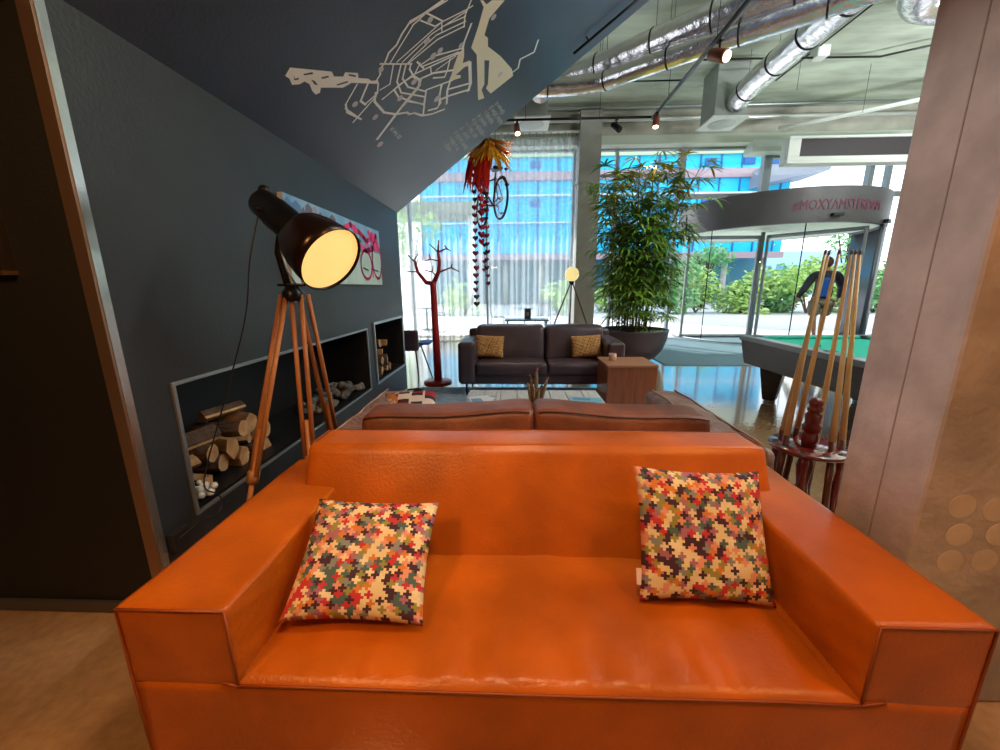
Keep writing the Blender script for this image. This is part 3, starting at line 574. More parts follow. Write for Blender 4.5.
piping([(1.163,.815,.06),(1.164,.815,.40),(1.163,.815,.618),(1.03,.812,.621),(.892,.815,.618),(.890,.814,.385)])
piping([(-.744,.812,.383),(-.6,.812,.385),(.1,.808,.387),(.7,.812,.385),(.888,.812,.381)],.0042)
piping([(-.744,.811,.384),(-.79,.815,.388)]); piping([(.888,.811,.382),(.95,.815,.390)])
piping([(-.872,1.46,.625),(-.872,1.54,.765),(-.870,1.56,.777),(-.872,1.70,.775)],.0035); piping([(1.030,1.46,.625),(1.030,1.54,.765),(1.028,1.56,.777),(1.030,1.70,.775)],.0035)
piping([(-.865,1.712,.772),(0,1.714,.777),(1.02,1.712,.772)],.003)
for x in (-.95,1.08):
    for y in (.9,1.62):
        m=MB(); m.box(x-.03,x+.03,y-.03,y+.03,0,.055); m.build('foot',M_dark,root,bevel=.003)
# ------------------------------------------------------------------ patterned cushions
PAL=[mat('weave_cream',(.72,.58,.34),.9),mat('weave_aubergine',(.055,.018,.035),.9),mat('weave_red',(.50,.03,.04),.9),mat('weave_peach',(.70,.30,.20),.9),mat('weave_orange',(.60,.20,.04),.9),
     mat('weave_teal',(.07,.12,.11),.9),mat('weave_grey',(.22,.24,.23),.9),mat('weave_olive',(.28,.25,.06),.9),mat('weave_sand',(.76,.64,.42),.9),mat('weave_mauve',(.36,.13,.19),.9)]
PW=[19,18,13,10,9,9,8,8,8,6]
def pillow(w,h,t,n,pat,nm,sag=.02,seed=1,corner=.07):
    """grid pillow in local XY, thickness Z; pat(i,j,side)->material index"""
    m=MB(); rnd=random.Random(seed)
    for side in (1,-1):
        V=[]
        for i in range(n+1):
            row=[]
            for j in range(n+1):
                u=2*i/n-1; v=2*j/n-1
                e=max(0,(1-u**4))*max(0,(1-v**4)); z=side*t/2*(e**.55)
                pinch=1-corner*(1-abs(u)**2.2)*(abs(v)**3); pv=1-corner*(1-abs(v)**2.2)*(abs(u)**3)
                x=u*w/2*pv; y=v*h/2*pinch
                z+=side*.007*noise.noise(Vector((u*3+seed,v*3,side)))*(e**.5)
                z-=.018*math.exp(-((u*.8+v*.6+.25)**2)/.02)*side*(e)*(.6 if side==1 else 0)*max(0,u)
                row.append((x,y,z))
            V.append(row)
        bv=[[m.bm.verts.new(p) for p in r] for r in V]
        for i in range(n):
            for j in range(n):
                q=(bv[i][j],bv[i+1][j],bv[i+1][j+1],bv[i][j+1]); f=m.bm.faces.new(q if side==1 else q[::-1]); f.material_index=pat(i,j,side); f.smooth=True
    bmesh.ops.remove_doubles(m.bm,verts=m.bm.verts,dist=1e-5)
    return m
def pluspat(seed):
    cache={}
    def f(i,j,side):
        k=(i+2*j)%5; di,dj={0:(0,0),1:(-1,0),4:(1,0),2:(0,-1),3:(0,1)}[k]
        key=(i+di,j+dj,side)
        if key not in cache: cache[key]=random.Random(hash((key,seed))&0xffffff).choices(range(10),PW)[0]
        return cache[key]
    return f
def place(o,c,ex,ey):
    ex=Vector(ex).normalized(); ey=Vector(ey); ey=(ey-ex*ey.dot(ex)).normalized(); ez=ex.cross(ey)
    M=Matrix((ex,ey,ez)).transposed().to_4x4(); M.translation=Vector(c); o.matrix_world=M
m=pillow(.44,.385,.12,48,pluspat(5),'c',seed=3)
o=m.build('throw_cushion',PAL,org=(0,0,0),label='multicoloured jigsaw weave cushion leaning by the left arm of the orange sofa',cat='cushion',group='jigsaw weave cushions on the orange sofa')
place(o,(-.492,1.115,.555),(1,.02,-.03),(.10,.31,.23))
m=pillow(.445,.435,.12,48,pluspat(9),'c',seed=8)
o2=m.build('throw_cushion',PAL,org=(0,0,0),label='multicoloured jigsaw weave cushion standing against the right arm of the orange sofa',cat='cushion',group='jigsaw weave cushions on the orange sofa')
place(o2,(.645,1.205,.60),(1,.0,-.04),(-.03,.20,.37))
t_=MB(); t_.box(-.228,-.205,-.17,-.12,-.003,.003); tg=t_.build('fabric_tag',mat('tag_white',(.75,.6,.6),.8),None,org=(0,0,0)); tg.parent=o2
# ------------------------------------------------------------------ brown sofa facing away
root=thing('brown_leather_sofa',(.12,2.4,0),'worn brown leather sofa directly behind the orange sofa, facing the window','sofa')
m=MB(); m.soft(-1.0,1.25,1.80,2.90,.08,.42,r=.03,seg=(30,14,6),wr=.006); m.build('base',M_brown,root)
m=MB(); m.soft(-.82,1.05,2.0,2.96,.36,.47,r=.05,seg=(30,14,6),wr=.01,puff=(0,0,.02)); m.build('seat',M_brownarm,root)
m=MB(); m.soft(-1.0,1.25,1.78,1.95,.10,.66,r=.04,seg=(30,8,10),wr=.006); m.build('back_frame',M_brown,root)
for s_,(a,b) in enumerate(((-1.05,-.80),(1.03,1.30))):
    m=MB(); m.soft(a,b,1.80,3.0,.10,.635,r=.05,seg=(12,46,12),wr=.014,wf=9,puff=(.01,0,.012)); m.build('armrest',M_brownarm,root)
    for x in (a+.05,b-.05):
        m=MB(); m.tube([(x+.004*math.sin(i*1.7),1.86+i*.1,.645+.003*math.sin(i)) for i in range(12)],.006,6); m.build('piping',mat('pale_worn_seam',(.42,.24,.18),.5),root)
def bcs(sd):
    def f(p,u):
        if u.z>0: p.z+=.014*math.cos(u.x*PI)*-1*.6 + .022*sd*u.x - .012*abs(u.x)**8
        p.y+=.03*u.z; return p
    return f
for a,b,sd in ((-.785,.098,.9),(.106,.985,-.9)):
    m=MB(); m.soft(a,b,1.83,2.06,.46,.808,r=.03,seg=(40,12,16),wr=.005,wf=5,puff=(.0,.012,.004),shape=bcs(sd),seed=a); c=m.build('back_cushion',M_brown,root)
    m=MB(); m.tube([(a+.02+(b-a-.04)*i/16,1.853,.803+.022*sd*(2*i/16-1)-.0084*math.cos((2*i/16-1)*PI)-.012*abs(2*i/16-1)**8) for i in range(17)],.005,6); m.build('seam',mat('dark_seam',(.09,.03,.018),.5),c)
for x in (-.9,1.15):
    for y in (1.88,2.85):
        m=MB(); m.cyl((x,y,0),(x,y,.1),.02,n=12); m.build('foot',M_dark,root)
# striped throw cushion on it
SP=[mat('stripe_red',(.30,.02,.035),.9),mat('stripe_white',(.72,.66,.62),.9),mat('stripe_black',(.03,.02,.03),.9),mat('stripe_ochre',(.55,.22,.05),.9)]
def ik(i,j,s):
    if i<7: return (3,0,1,3)[(i//2+j//3+ (i*j)%2)%4]
    k=i%6
    if k==0: return 1
    return (0,0,2,1,1,2)[(j//2+(i//6))%6]
m=pillow(.38,.34,.13,24,ik,'s',seed=4)
o=m.build('throw_cushion',SP,org=(0,0,0),label='red, white and ochre striped cushion on the brown sofa near its left arm',cat='cushion'); place(o,(-.74,2.62,.575),(1,.12,.04),(-.1,.75,.55))
# ------------------------------------------------------------------ rug, coffee table
m=MB(); m.soft(-1.35,1.75,2.6,5.45,.0,.016,r=.006,seg=(20,20,2)); m.build('area_rug',M_rug,label='blue-grey speckled rug lying between the brown sofa and the black sofa',cat='rug')
root=thing('coffee_table',(.2,3.6,.016),'low coffee table with a pale whitewashed plank top standing on the blue-grey rug','coffee table')
M_plank=mat('whitewashed_plank',(.50,.50,.52),.55,bump=.3,bscale=18,col2=(.66,.66,.67),vscale=6,stretch=(7,.7,3))
for i in range(8):
    x0=-.47+i*.168; m=MB(); m.box(x0+.002,x0+.163,3.22,4.03,.325,.352); m.build('plank',M_plank,root,bevel=.003)
m=MB(); m.box(-.43,.83,3.27,3.31,.26,.325); m.box(-.43,.83,3.94,3.98,.26,.325); m.box(-.43,-.39,3.27,3.98,.26,.325); m.box(.79,.83,3.27,3.98,.26,.325); m.build('apron',M_plank,root)
for x in (-.40,.80):
    for y in (3.3,3.95):
        m=MB(); m.box(x-.03,x+.03,y-.03,y+.03,.016,.325); m.build('leg',M_plank,root,bevel=.003)
# clear box with papers, magazines, cactus
root=thing('glass_tray',(-.31,3.55,.352),'clear glass tray holding white papers on the left of the coffee table','tray')
m=MB(); m.box(-.46,-.17,3.36,3.78,.352,.357)
for a in ((-.46,-.455,3.36,3.78),(-.175,-.17,3.36,3.78),(-.46,-.17,3.36,3.365),(-.46,-.17,3.775,3.78)): m.box(*a,.357,.40)
m.build('tray_walls',M_glass,root)
M_paper=mat('white_paper',(.75,.78,.82),.6); M_blue=mat('blue_print',(.10,.28,.55),.4); M_cy=mat('cyan_cover',(.20,.50,.68),.3)
for k,(a,z) in enumerate(((.1,.358),(-.25,.366),(.3,.374))):
    m=MB(); m.box(-.42,-.21,3.42,3.70,z,z+.006,rot=(0,0,a)); m.build('magazine',M_paper,label=('bottom','middle','top')[k]+'most white booklet in the clear tray on the coffee table',cat='booklet',group='booklets in the clear tray')
m=MB(); m.box(-.40,-.30,3.48,3.60,.3804,.3808,rot=(0,0,.3)); m.build('printed_card',M_blue,label='small blue printed card on the white booklets in the clear tray',cat='card')
root=thing('magazine',(.69,3.60,.352),'cyan covered magazine lying on the right end of the coffee table','magazine')
m=MB(); m.box(.54,.84,3.47,3.72,.352,.362,rot=(0,0,-.18)); m.build('pages',M_paper,root)
m=MB(); m.box(.54,.84,3.47,3.72,.362,.3635,rot=(0,0,-.18)); m.build('cover',M_cy,root)
m=MB(); m.box(.58,.74,3.62,3.69,.3636,.3642,rot=(0,0,-.18)); m.box(.70,.78,3.50,3.56,.3636,.3642,rot=(0,0,-.18)); m.build('cover_print',M_blue,root)
root=thing('cactus_ornament',(.20,3.37,.352),'small brown-green finger cactus in a pot in the middle of the coffee table','cactus')
m=MB(); m.lathe([(.035,0),(.05,.05),(.052,.075),(.044,.075),(.04,.06),(.001,.06)],(.20,3.37,.352),n=20); m.build('pot',mat('clay_pot',(.32,.12,.08),.7),root)
M_cac=mat('cactus_skin',(.20,.15,.085),.8,bump=1,bscale=60,col2=(.42,.33,.22),vscale=14)
for (dx,dy,h,tl,r_) in ((0,0,.30,0,.020),(-.028,.01,.245,-.02,.017),(-.045,-.015,.19,-.03,.014),(.025,.015,.17,.03,.017),(.04,-.01,.225,.055,.016),(.012,-.03,.14,.01,.016),(-.015,-.03,.16,-.01,.013)):
    m=MB(); nn=16; P=[(.20+dx+tl*(i/nn),3.37+dy,.41+h*i/nn) for i in range(nn+1)]; m.tube(P,[r_*(1+.06*math.sin(i*2.4))*(math.sqrt(max(0.02,1-(i/nn)**6))) for i in range(nn+1)],9); m.build('stem',M_cac,root)
m=MB(); m.ball((.205,3.37,.72),.012,n=5); m.ball((.302,3.36,.64),.010,n=5); m.ball((.143,3.38,.66),.010,n=5); m.build('flower_buds',mat('pink_bud',(.6,.12,.12),.6),root)
# ------------------------------------------------------------------ black sofa facing us
root=thing('black_leather_sofa',(.35,5.35,0),'low black-plum leather two seat sofa facing the viewer across the coffee table','sofa')
m=MB(); m.soft(-.66,1.38,4.98,5.80,.17,.33,r=.02,seg=(30,12,4),wr=.004); m.build('base',M_plum,root)
for a,b in ((-.51,.435),(.445,1.20)):
    m=MB(); m.soft(a,b,4.955,5.62,.29,.455,r=.035,seg=(22,16,6),wr=.007,puff=(0,.008,.018),seed=b); m.build('seat_cushion',M_plum,root)
for a,b in ((-.53,.43),(.44,1.25)):
    m=MB(); m.soft(a,b,5.42,5.68,.42,.90,r=.05,seg=(22,8,14),wr=.008,puff=(0,.03,.01),shape=lambda p,u:(p+Vector((0,.05*u.z,0)))); m.build('back_cushion',M_plum,root)
m=MB(); m.soft(-.66,1.38,5.68,5.82,.2,.84,r=.03,seg=(24,4,10)); m.build('back_frame',M_plum,root)
for a,b in ((-.73,-.51),(1.20,1.42)):
    m=MB(); m.soft(a,b,4.94,5.80,.18,.735,r=.045,seg=(8,20,14),wr=.008,puff=(.008,.004,.01),seed=a); m.build('armrest',M_plum,root)
for x in (-.63,1.33):
    for y in (5.02,5.74):
        m=MB(); m.cyl((x,y,.016 if y<5.4 else 0),(x,y,.19),.014,n=10); m.build('leg',M_dark,root)
MP=mat('mustard_weave',(.50,.22,.06),.85,bump=.9,bscale=70,col2=(.62,.38,.16),vscale=26)
MPd=mat('rust_weave',(.34,.11,.03),.85)
def mp(i,j,s): return 1 if ((i+j*2)%7==0 or (i*3-j)%11==0) else 0
for k,(x,w,tl,lab) in enumerate(((-.34,.37,-.05,'mustard patterned cushion at the left end of the black sofa'),(.99,.38,.06,'mustard patterned cushion at the right end of the black sofa'))):
    m=pillow(w*1.1,.31,.11,22,mp,'y',seed=20+k,corner=.04); o=m.build('throw_cushion',[MP,MPd],org=(0,0,0),label=lab,cat='cushion',group='mustard cushions on the black sofa'); place(o,(x,5.32,.63),(1,0,tl),(0,.35,1))
# ------------------------------------------------------------------ cherry cube table + cup
root=thing('cube_side_table',(1.36,4.63,.016),'reddish cherry wood cube side table before the right end of the black sofa','side table')
m=MB(); m.box(1.07,1.63,4.37,4.91,.016,.53); m.build('cube_body',M_cherry,root,bevel=.003)
m=MB(); m.box(1.06,1.64,4.36,4.92,.53,.555); m.build('top',mat('cherry_top',(.44,.20,.12),.35),root,bevel=.003)
root=thing('candle_holder',(1.19,4.66,.555),'small pale wooden tea light holder on the cherry cube table','candle holder')
m=MB(); m.lathe([(.042,0),(.045,.003),(.045,.085),(.036,.085),(.036,.05),(.001,.05)],(1.19,4.66,.555),n=20); m.build('cup',mat('birch_cup',(.62,.38,.26),.5),root)
m=MB(); m.lathe([(.032,.05),(.032,.062),(.001,.062)],(1.19,4.66,.555),n=16); m.build('candle',mat('wax',(.8,.7,.55),.5),root)
# ------------------------------------------------------------------ red coat tree
root=thing('coat_stand',(-1.17,5.78,0),'tall red lacquered coat stand shaped like a bare tree, beside the dark wall','coat stand')
m=MB(); m.lathe([(.0,0),(.205,0),(.215,.012),(.21,.026),(.06,.04),(.0,.04)],(-1.17,5.78,0),n=40,cap=False); m.build('base',M_red,root)
m=MB(); m.tube([(-1.165,5.78,.03),(-1.17,5.78,.5),(-1.175,5.78,1.0),(-1.18,5.78,1.42),(-1.178,5.78,1.52)],[.062,.055,.048,.046,.05],14); m.build('trunk',M_red,root)
for i,P in enumerate(TREE):
    r0=(.036 if i<2 else .016 if i in (2,4,13) else .011)
    P=[(x,5.78+.03*math.sin(i*2.1)*k,z) for k,(x,y,z) in enumerate(P)]
    if i>=2: P[0]=(P[0][0],5.78+.0,P[0][2])
    m=MB(); m.tube(P,[r0*(1-.45*k/(len(P)-1)) for k in range(len(P))],8); m.build('branch',M_red,root)
# dark shell chair half hidden behind the wall
root=thing('shell_chair',(-1.86,6.45,0),'dark shell chair with metal legs half hidden behind the end of the dark wall','chair')
m=MB(); m.soft(-2.15,-1.57,6.2,6.75,.44,.50,r=.03,seg=(8,8,3)); m.build('seat',M_plum,root)
m=MB(); m.soft(-2.13,-1.55,6.18,6.26,.42,.76,r=.03,seg=(8,4,8)); m.build('backrest',M_plum,root)
m=MB(); m.soft(-1.60,-1.40,6.3,6.7,.50,.545,r=.02,seg=(6,6,3)); m.build('seat_pad',mat('cobalt_cloth',(.02,.10,.45),.7),root)
for (x,y,x2,y2) in ((-1.62,6.28,-1.57,6.2),(-2.08,6.28,-2.15,6.2),(-1.62,6.66,-1.32,6.1),(-2.08,6.66,-2.15,6.8)):
    m=MB(); m.cyl((x,y,.45),(x2,y2,0),.014,.011,10); m.build('leg',M_dark,root)
# coil of black cord on the floor
m=MB()
for k in range(4):
    m.tube([(-1.42+.13*math.cos(a*.35)*(1-.04*k)+.02*k,5.13+.10*math.sin(a*.35),.022+.014*k+.02*math.sin(a*.35+k)) for a in range(19)],.010,6)
m.build('coiled_cord',M_blackpl,label='coiled black cord lying on the floor at the window end of the dark wall',cat='cord')
# ------------------------------------------------------------------ tripod spot floor lamp
HUB=Vector((-1.09,1.92,1.40))
root=thing('tripod_floor_lamp',(-1.14,1.92,0),'large wooden tripod floor lamp with a black studio spot head beside the dark wall','floor lamp')
feet=[Vector((-1.32,1.50,0)),Vector((-1.06,1.80,0)),Vector((-1.13,2.36,0))]
tops=[HUB+Vector((-.035,-.02,0)),HUB+Vector((.02,-.01,0)),HUB+Vector((.035,.03,0))]
for f,t in zip(feet,tops):
    d=(f-t); side=d.cross(Vector((f.x-HUB.x,f.y-HUB.y,.2))).normalized()
    mid=t.lerp(f,.60)
    m=MB()
    for e in (-1,1): m.tube([t+side*.022*e,mid+side*.022*e],.0115,8)
    leg=m.build('leg',M_wood,root)
    m=MB(); m.tube([t.lerp(f,.45),f],[.013,.011],8); m.build('lower_rod',M_wood,leg)
    m=MB(); m.tube([t.lerp(f,.585),t.lerp(f,.625)],.027,6); m.build('clamp',mat('tan_leather_clamp',(.34,.14,.05),.6),leg)
    m=MB(); m.cyl(f+Vector((0,0,.03)),f,.018,n=10); m.build('rubber_foot',M_blackpl,leg)
m=MB(); m.lathe([(.0,-.03),(.046,-.03),(.05,-.015),(.05,.012),(.036,.03),(.02,.05),(.0,.05)],HUB,n=24,cap=False); m.build('hub',M_dark,root)
AX=Vector((.77,-.29,-.57)).normalized(); OC=Vector((-.785,1.72,1.545))
BK=OC-AX*.485
m=MB(); m.tube([HUB+Vector((-.02,0,.04)),HUB+Vector((-.055,.01,.20)),OC-AX*.25+Vector((-.075,.02,-.03))],[.017,.017,.02],10); m.box(HUB.x-.07,HUB.x+.07,HUB.y-.006,HUB.y+.006,.0+1.44,1.452); m.build('stem',M_dark,root)
m=MB(); m.tube([HUB+Vector((.02,-.0,.05)),HUB+Vector((.0,-.03,.12)),HUB+Vector((-.035,-.03,.32))],.005,6); m.tube([HUB+Vector((-.02,-.01,.05)),HUB+Vector((.07,-.03,.05)),HUB+Vector((.06,-.03,.15))],.005,6); m.build('yoke_wire',M_steel,root)
m=MB(); m.lathe([(.0,0),(.045,0),(.062,.015),(.066,.10),(.070,.105),(.070,.25),(.066,.27),(.068,.285)],BK,AX,32,cap=False); m.build('lamp_housing',M_dark,root)
m=MB(); m.lathe([(.072,.255),(.098,.27),(.122,.31),(.138,.365),(.147,.425),(.152,.485),(.148,.485),(.143,.425),(.134,.365),(.117,.31),(.06,.27)],BK,AX,48,cap=False); m.build('shade',mat('shade_dark_bronze',(.022,.010,.007),.25,.5),root)
m=MB(); m.lathe([(.146,.472),(.08,.480),(.0,.483)],BK,AX,40,cap=False); m.build('diffuser',mat('warm_diffuser',(.8,.55,.25),.6,emit=(1,.62,.20),estr=.95),root,label='glowing warm yellow diffuser')
kn=AX.cross(Vector((0,0,1))).normalized()
m=MB(); m.ball(BK+AX*.02+Vector((.015,0,.05)),.026,n=8); m.build('knob',M_dark,root)
m=MB(); m.cyl(BK+AX*.09-kn*.085,BK+AX*.09+kn*.085,.012,n=10); m.build('side_screw',M_dark,root)
m=MB(); CORD[0]=tuple(BK+AX*.01); 
cp=[Vector(p) for p in CORD]; cp=[cp[0]]+[Vector((p.x,p.y,p.z)) for p in cp[1:]]
pts=[]
for i in range(len(cp)-1):
    p0=cp[max(0,i-1)];p1=cp[i];p2=cp[i+1];p3=cp[min(len(cp)-1,i+2)]
    for k in range(5):
        t=k/5; pts.append(.5*((2*p1)+(p2-p0)*t+(2*p0-5*p1+4*p2-p3)*t*t+(3*p1-p0-3*p2+p3)*t**3))
pts.append(cp[-1]); m.tube(pts,.0035,6); m.build('power_cord',M_blackpl,root)
m=MB(); m.box(-1.55,-1.515,1.475,1.56,.27,.36); o=m.build('wall_socket',mat('black_socket',(.02,.02,.022),.3),label='black wall socket low on the dark wall with the lamp cord plugged in',cat='socket',bevel=.004)
# ------------------------------------------------------------------ canvas on the wall
root=thing('canvas_picture',(-1.52,3.58,1.46),'long bright canvas of a pink bicycle by the water hung on the dark wall','picture')
ya,yb,zc,zd=2.68,4.53,1.465,2.045
m=MB(); m.box(WX,-1.512,ya,yb,zc,zd); m.build('canvas',mat('canvas_edge',(.55,.60,.62),.7),root,bevel=.002)
def flat(pts,x): return [(x,a,b) for a,b in pts]
def pic(nm,polys,mt,x=-1.5115):
    m=MB()
    for P in polys: m.poly(flat(P,x))
    m.build(nm,mt,root,recalc=False)
pic('sky_print',[[(ya,1.8),(yb,1.8),(yb,zd),(ya,zd)]],mat('print_sky',(.30,.52,.72),.6,col2=(.14,.34,.62),vscale=4))
pic('water_print',[[(ya,zc),(yb,zc),(yb,1.8),(ya,1.8)]],mat('print_water',(.45,.66,.60),.6,col2=(.62,.74,.74),vscale=5,stretch=(1,1,.2)))
rnd=random.Random(5); hs=[[],[],[]]
y=ya
while y<3.5:
    w=rnd.uniform(.06,.12); z1=rnd.uniform(1.93,2.02); z0=1.76
    hs[rnd.randrange(3)].append([(y,z0),(y+w,z0),(y+w,z1),(y+w/2,z1+.03),(y,z1)]); y+=w
for k,c in enumerate(((.16,.14,.20),(.36,.34,.42),(.10,.22,.42))): pic('house_row_print',hs[k],mat('print_house%d'%k,c,.6),-1.511)
wn=[]
for H_ in hs:
    for P in H_:
        for z in (1.8,1.86,1.92): wn.append([(P[0][0]+.015,z),(P[1][0]-.015,z),(P[1][0]-.015,z+.03),(P[0][0]+.015,z+.03)])
pic('window_print',wn,mat('print_window',(.70,.72,.75),.6),-1.5105)
pic('tree_print',[[(3.45+.12*i+.08*math.cos(a*.7),1.84+.07*math.sin(a*.7)) for a in range(9)] for i in range(5)],mat('print_green',(.14,.42,.12),.6),-1.511)
M_pink=mat('print_hot_pink',(.85,.03,.20),.5)
NX=Vector((1,0,0))
def rib(P,w,nm='pink_frame_print'):
    m=MB(); m.ribbon([(-1.5095,a,b) for a,b in P],w,NX); m.build(nm,M_pink,root,recalc=False)
def ell(cy,cz,ry,rz,w,n=22): rib([(cy+ry*math.cos(2*PI*k/n),cz+rz*math.sin(2*PI*k/n)) for k in range(n+1)],w,'pink_wheel_print')
ell(4.08,1.66,.15,.14,.03); ell(4.40,1.72,.14,.19,.03)
rib([(3.55,1.93),(3.75,2.0),(3.95,1.96),(4.15,1.90),(4.4,1.98)],.05); rib([(3.9,1.85),(4.1,1.80),(4.3,1.84),(4.42,1.98),(4.48,1.84)],.05); rib([(4.05,1.93),(4.2,1.80)],.04); rib([(4.2,1.99),(4.42,1.84)],.05); rib([(4.25,1.55),(4.27,1.95)],.03)
for a,b in ((3.0,1.90),(3.2,1.90),(3.42,1.92),(3.62,1.94),(3.85,1.97),(4.3,1.97),(4.45,1.90),(4.36,1.86)): 
    m=MB(); m.lathe([(.045,0),(.03,.003),(.001,.004)],(-1.5095,a,b),(1,0,0),10,cap=False); m.build('pink_flower_print',M_pink,root,recalc=False)
pic('shadow_print',[[(3.98,1.62),(4.12,1.60),(4.12,1.615),(3.98,1.635)],[(4.2,1.62),(4.42,1.60),(4.42,1.615),(4.2,1.635)],[(3.86,1.90),(3.98,1.86),(3.97,1.89)]],M_dark,-1.508)
# framed screen at far left
root=thing('framed_wall_picture',(-2.2,1.43,1.49),'dark framed picture with a thin gold edge on the black wall at the left border','picture')
m=MB(); m.box(-2.6,-1.86,1.40,1.43,1.50,2.3); m.build('picture_panel',mat('near_black_gloss',(.006,.006,.010),.15),root)
m=MB(); m.box(-2.6,-1.845,1.385,1.43,1.485,1.50); m.build('gold_edge',mat('gold_edge',(.45,.27,.12),.3,.9),root)
m=MB(); m.box(-1.862,-1.848,1.385,1.43,1.50,2.3)
for z in (1.52,1.56,1.64,1.72,1.83): m.ball((-1.856+.004*math.sin(z*50),1.383,z),.009,n=5)
m.build('carved_side',mat('dark_bronze_frame',(.10,.07,.05),.3,.8),root)
m=MB(); m.poly([(-2.2,1.399,1.52),(-1.93,1.399,1.52),(-1.96,1.399,1.62),(-2.2,1.399,1.70)]); m.build('blue_patch',mat('deep_blue_glow',(.01,.03,.30),.3),root)  # blue glow on the dark panel, put in as a coloured patch
# ------------------------------------------------------------------ pool table
root=thing('pool_table',(3.75,3.9,0),'charcoal wooden pool table with green cloth at the right before the entrance','pool table')
x0,x1,y0,y1=2.97,4.55,2.55,5.17
def slab(m,xa,xb,ya,yb,z0,z1,ins):
    v=[(xa+ins,ya+ins,z0),(xb-ins,ya+ins,z0),(xb-ins,yb-ins,z0),(xa+ins,yb-ins,z0),(xa,ya,z1),(xb,ya,z1),(xb,yb,z1),(xa,yb,z1)]
    w=[m.bm.verts.new(p) for p in v]; m._tag([m.bm.faces.new([w[i] for i in f]) for f in ((0,3,2,1),(4,5,6,7),(0,1,5,4),(1,2,6,5),(2,3,7,6),(3,0,4,7))],False)
m=MB(); slab(m,x0,x1,y0,y1,.44,.74,.045); m.build('cabinet',M_poolw,root,bevel=.012)
m=MB()
for a in ((x0-.015,x0+.12,y0-.015,y1+.015),(x1-.12,x1+.015,y0-.015,y1+.015),(x0+.12,x1-.12,y0-.015,y0+.12),(x0+.12,x1-.12,y1-.12,y1+.015)): m.box(*a,.74,.80)
m.build('rail',M_poolrail,root,bevel=.008)
m=MB(); m.box(x0+.12,x1-.12,y0+.12,y1-.12,.74,.765); 
m.build('cloth_bed',M_felt,root)
m=MB()
for a in ((x0+.12,x0+.165,y0+.2,y1-.2),(x1-.165,x1-.12,y0+.2,y1-.2),(x0+.2,x1-.2,y0+.12,y0+.165),(x0+.2,x1-.2,y1-.165,y1-.12)): m.box(*a,.765,.80)
m.build('cushion_rail',M_felt,root,bevel=.01)
for x in (x0+.12,x1-.12):
    for y in (y0+.12,(y0+y1)/2,y1-.12):
        m=MB(); m.lathe([(.0,.001),(.058,.001),(.062,-.02)],(x,y,.801),n=20,cap=False); m.build('pocket',M_black,root)
for x in (x0+.24,x1-.24):
    for y in (y0+.36,y1-.36):
        m=MB(); m.lathe([(.085,.03),(.095,.04),(.17,.42),(.175,.46)],(x,y,0),n=4)
        lg=m.build('leg',M_poolw,root,bevel=.01); m=MB(); m.lathe([(.0,0),(.065,0),(.065,.025),(.03,.03),(.03,.05),(0,.05)],(x,y,0),n=20,cap=False); m.build('levelling_foot',M_steel,lg)
m=MB()
for k in range(5): m.ball((x0+.09,y0+.45+k*.42,.802),.008,(1,1,.3),n=4)
m.build('rail_sight',M_white,root)
m=MB(); m.box(3.35,3.375,4.35,4.375,.766,.79); m.build('chalk_cube',M_blue,label='tiny blue chalk cube lying on the green cloth of the pool table',cat='chalk')
# ------------------------------------------------------------------ cue rack and cues
RC=Vector((1.71,2.17,0))
root=thing('cue_rack',RC,'round two tier red-brown wooden cue rack standing beside the concrete pillar','cue rack')
M_mah=mat('mahogany_gloss',(.19,.016,.010),.12,coat=.5,spec=.6)
def disc(z,r,nm,holes=True):
    m=MB(); m.lathe([(.0,0),(r-.01,0),(r,.008),(r,.018),(r-.01,.026),(0,.026)],(RC.x,RC.y,z),n=48,cap=False); o=m.build(nm,M_mah,root)
    if holes:
        m=MB()
        for k in range(10):
            a=k*2*PI/10+.2; m.lathe([(.019,.0),(.019,.0005),(.0,.0006)],(RC.x+(r-.035)*math.cos(a),RC.y+(r-.035)*math.sin(a),z+.0262),n=16,cap=False)
        m.build('cue_hole',M_black,o)
    return o
disc(.50,.195,'upper_disc'); disc(.06,.205,'lower_disc',False)
m=MB(); m.lathe([(.0,0),(.034,0),(.040,.03),(.040,.07),(.034,.08),(.045,.09),(.047,.115),(.036,.13),(.038,.15),(.040,.185),(.028,.20),(.036,.208),(.037,.225),(.026,.236),(.034,.245),(.035,.262),(.022,.28),(0,.285)],(RC.x,RC.y,.525),n=28,cap=False); m.build('turned_finial',M_mah,root)
m=MB(); m.lathe([(.0,0),(.05,0),(.03,.06),(.045,.12),(.028,.2),(.045,.32),(.03,.40),(.05,.44)],(RC.x,RC.y,.08),n=28); m.build('turned_column',M_mah,root)
for k in range(4):
    a=k*PI/2+.9; x,y=RC.x+.15*math.cos(a),RC.y+.15*math.sin(a)
    m=MB(); m.lathe([(.013,0),(.02,.08),(.013,.14),(.022,.22),(.013,.32),(.018,.38),(.013,.42)],(x,y,.082),n=16); m.build('spindle',M_mah,root)
for k in range(4):
    a=k*PI/2+.4; m=MB(); m.ball((RC.x+.16*math.cos(a),RC.y+.16*math.sin(a),.03),.032,n=8); m.build('foot',M_mah,root)
TIP=mat('cue_tip',(.16,.10,.13),.5)
cues=[((1.586,2.184),(1.680,2.25,1.614),'leftmost cue of the rack, leaning right'),((1.625,2.28),(1.707,2.26,1.612),'second cue from the left in the rack, its thin tip dark'),((1.74,2.32),(1.752,2.25,1.617),'third cue from the left, behind the turned knob'),
      ((1.83,2.27),(1.816,2.25,1.612),'cue right of the turned knob leaning against the right bundle'),((1.775,2.085),(1.837,2.25,1.612),'middle cue of the right hand bundle in the rack'),((1.865,2.13),(1.860,2.25,1.610),'rightmost cue in the rack, nearest the concrete pillar')]
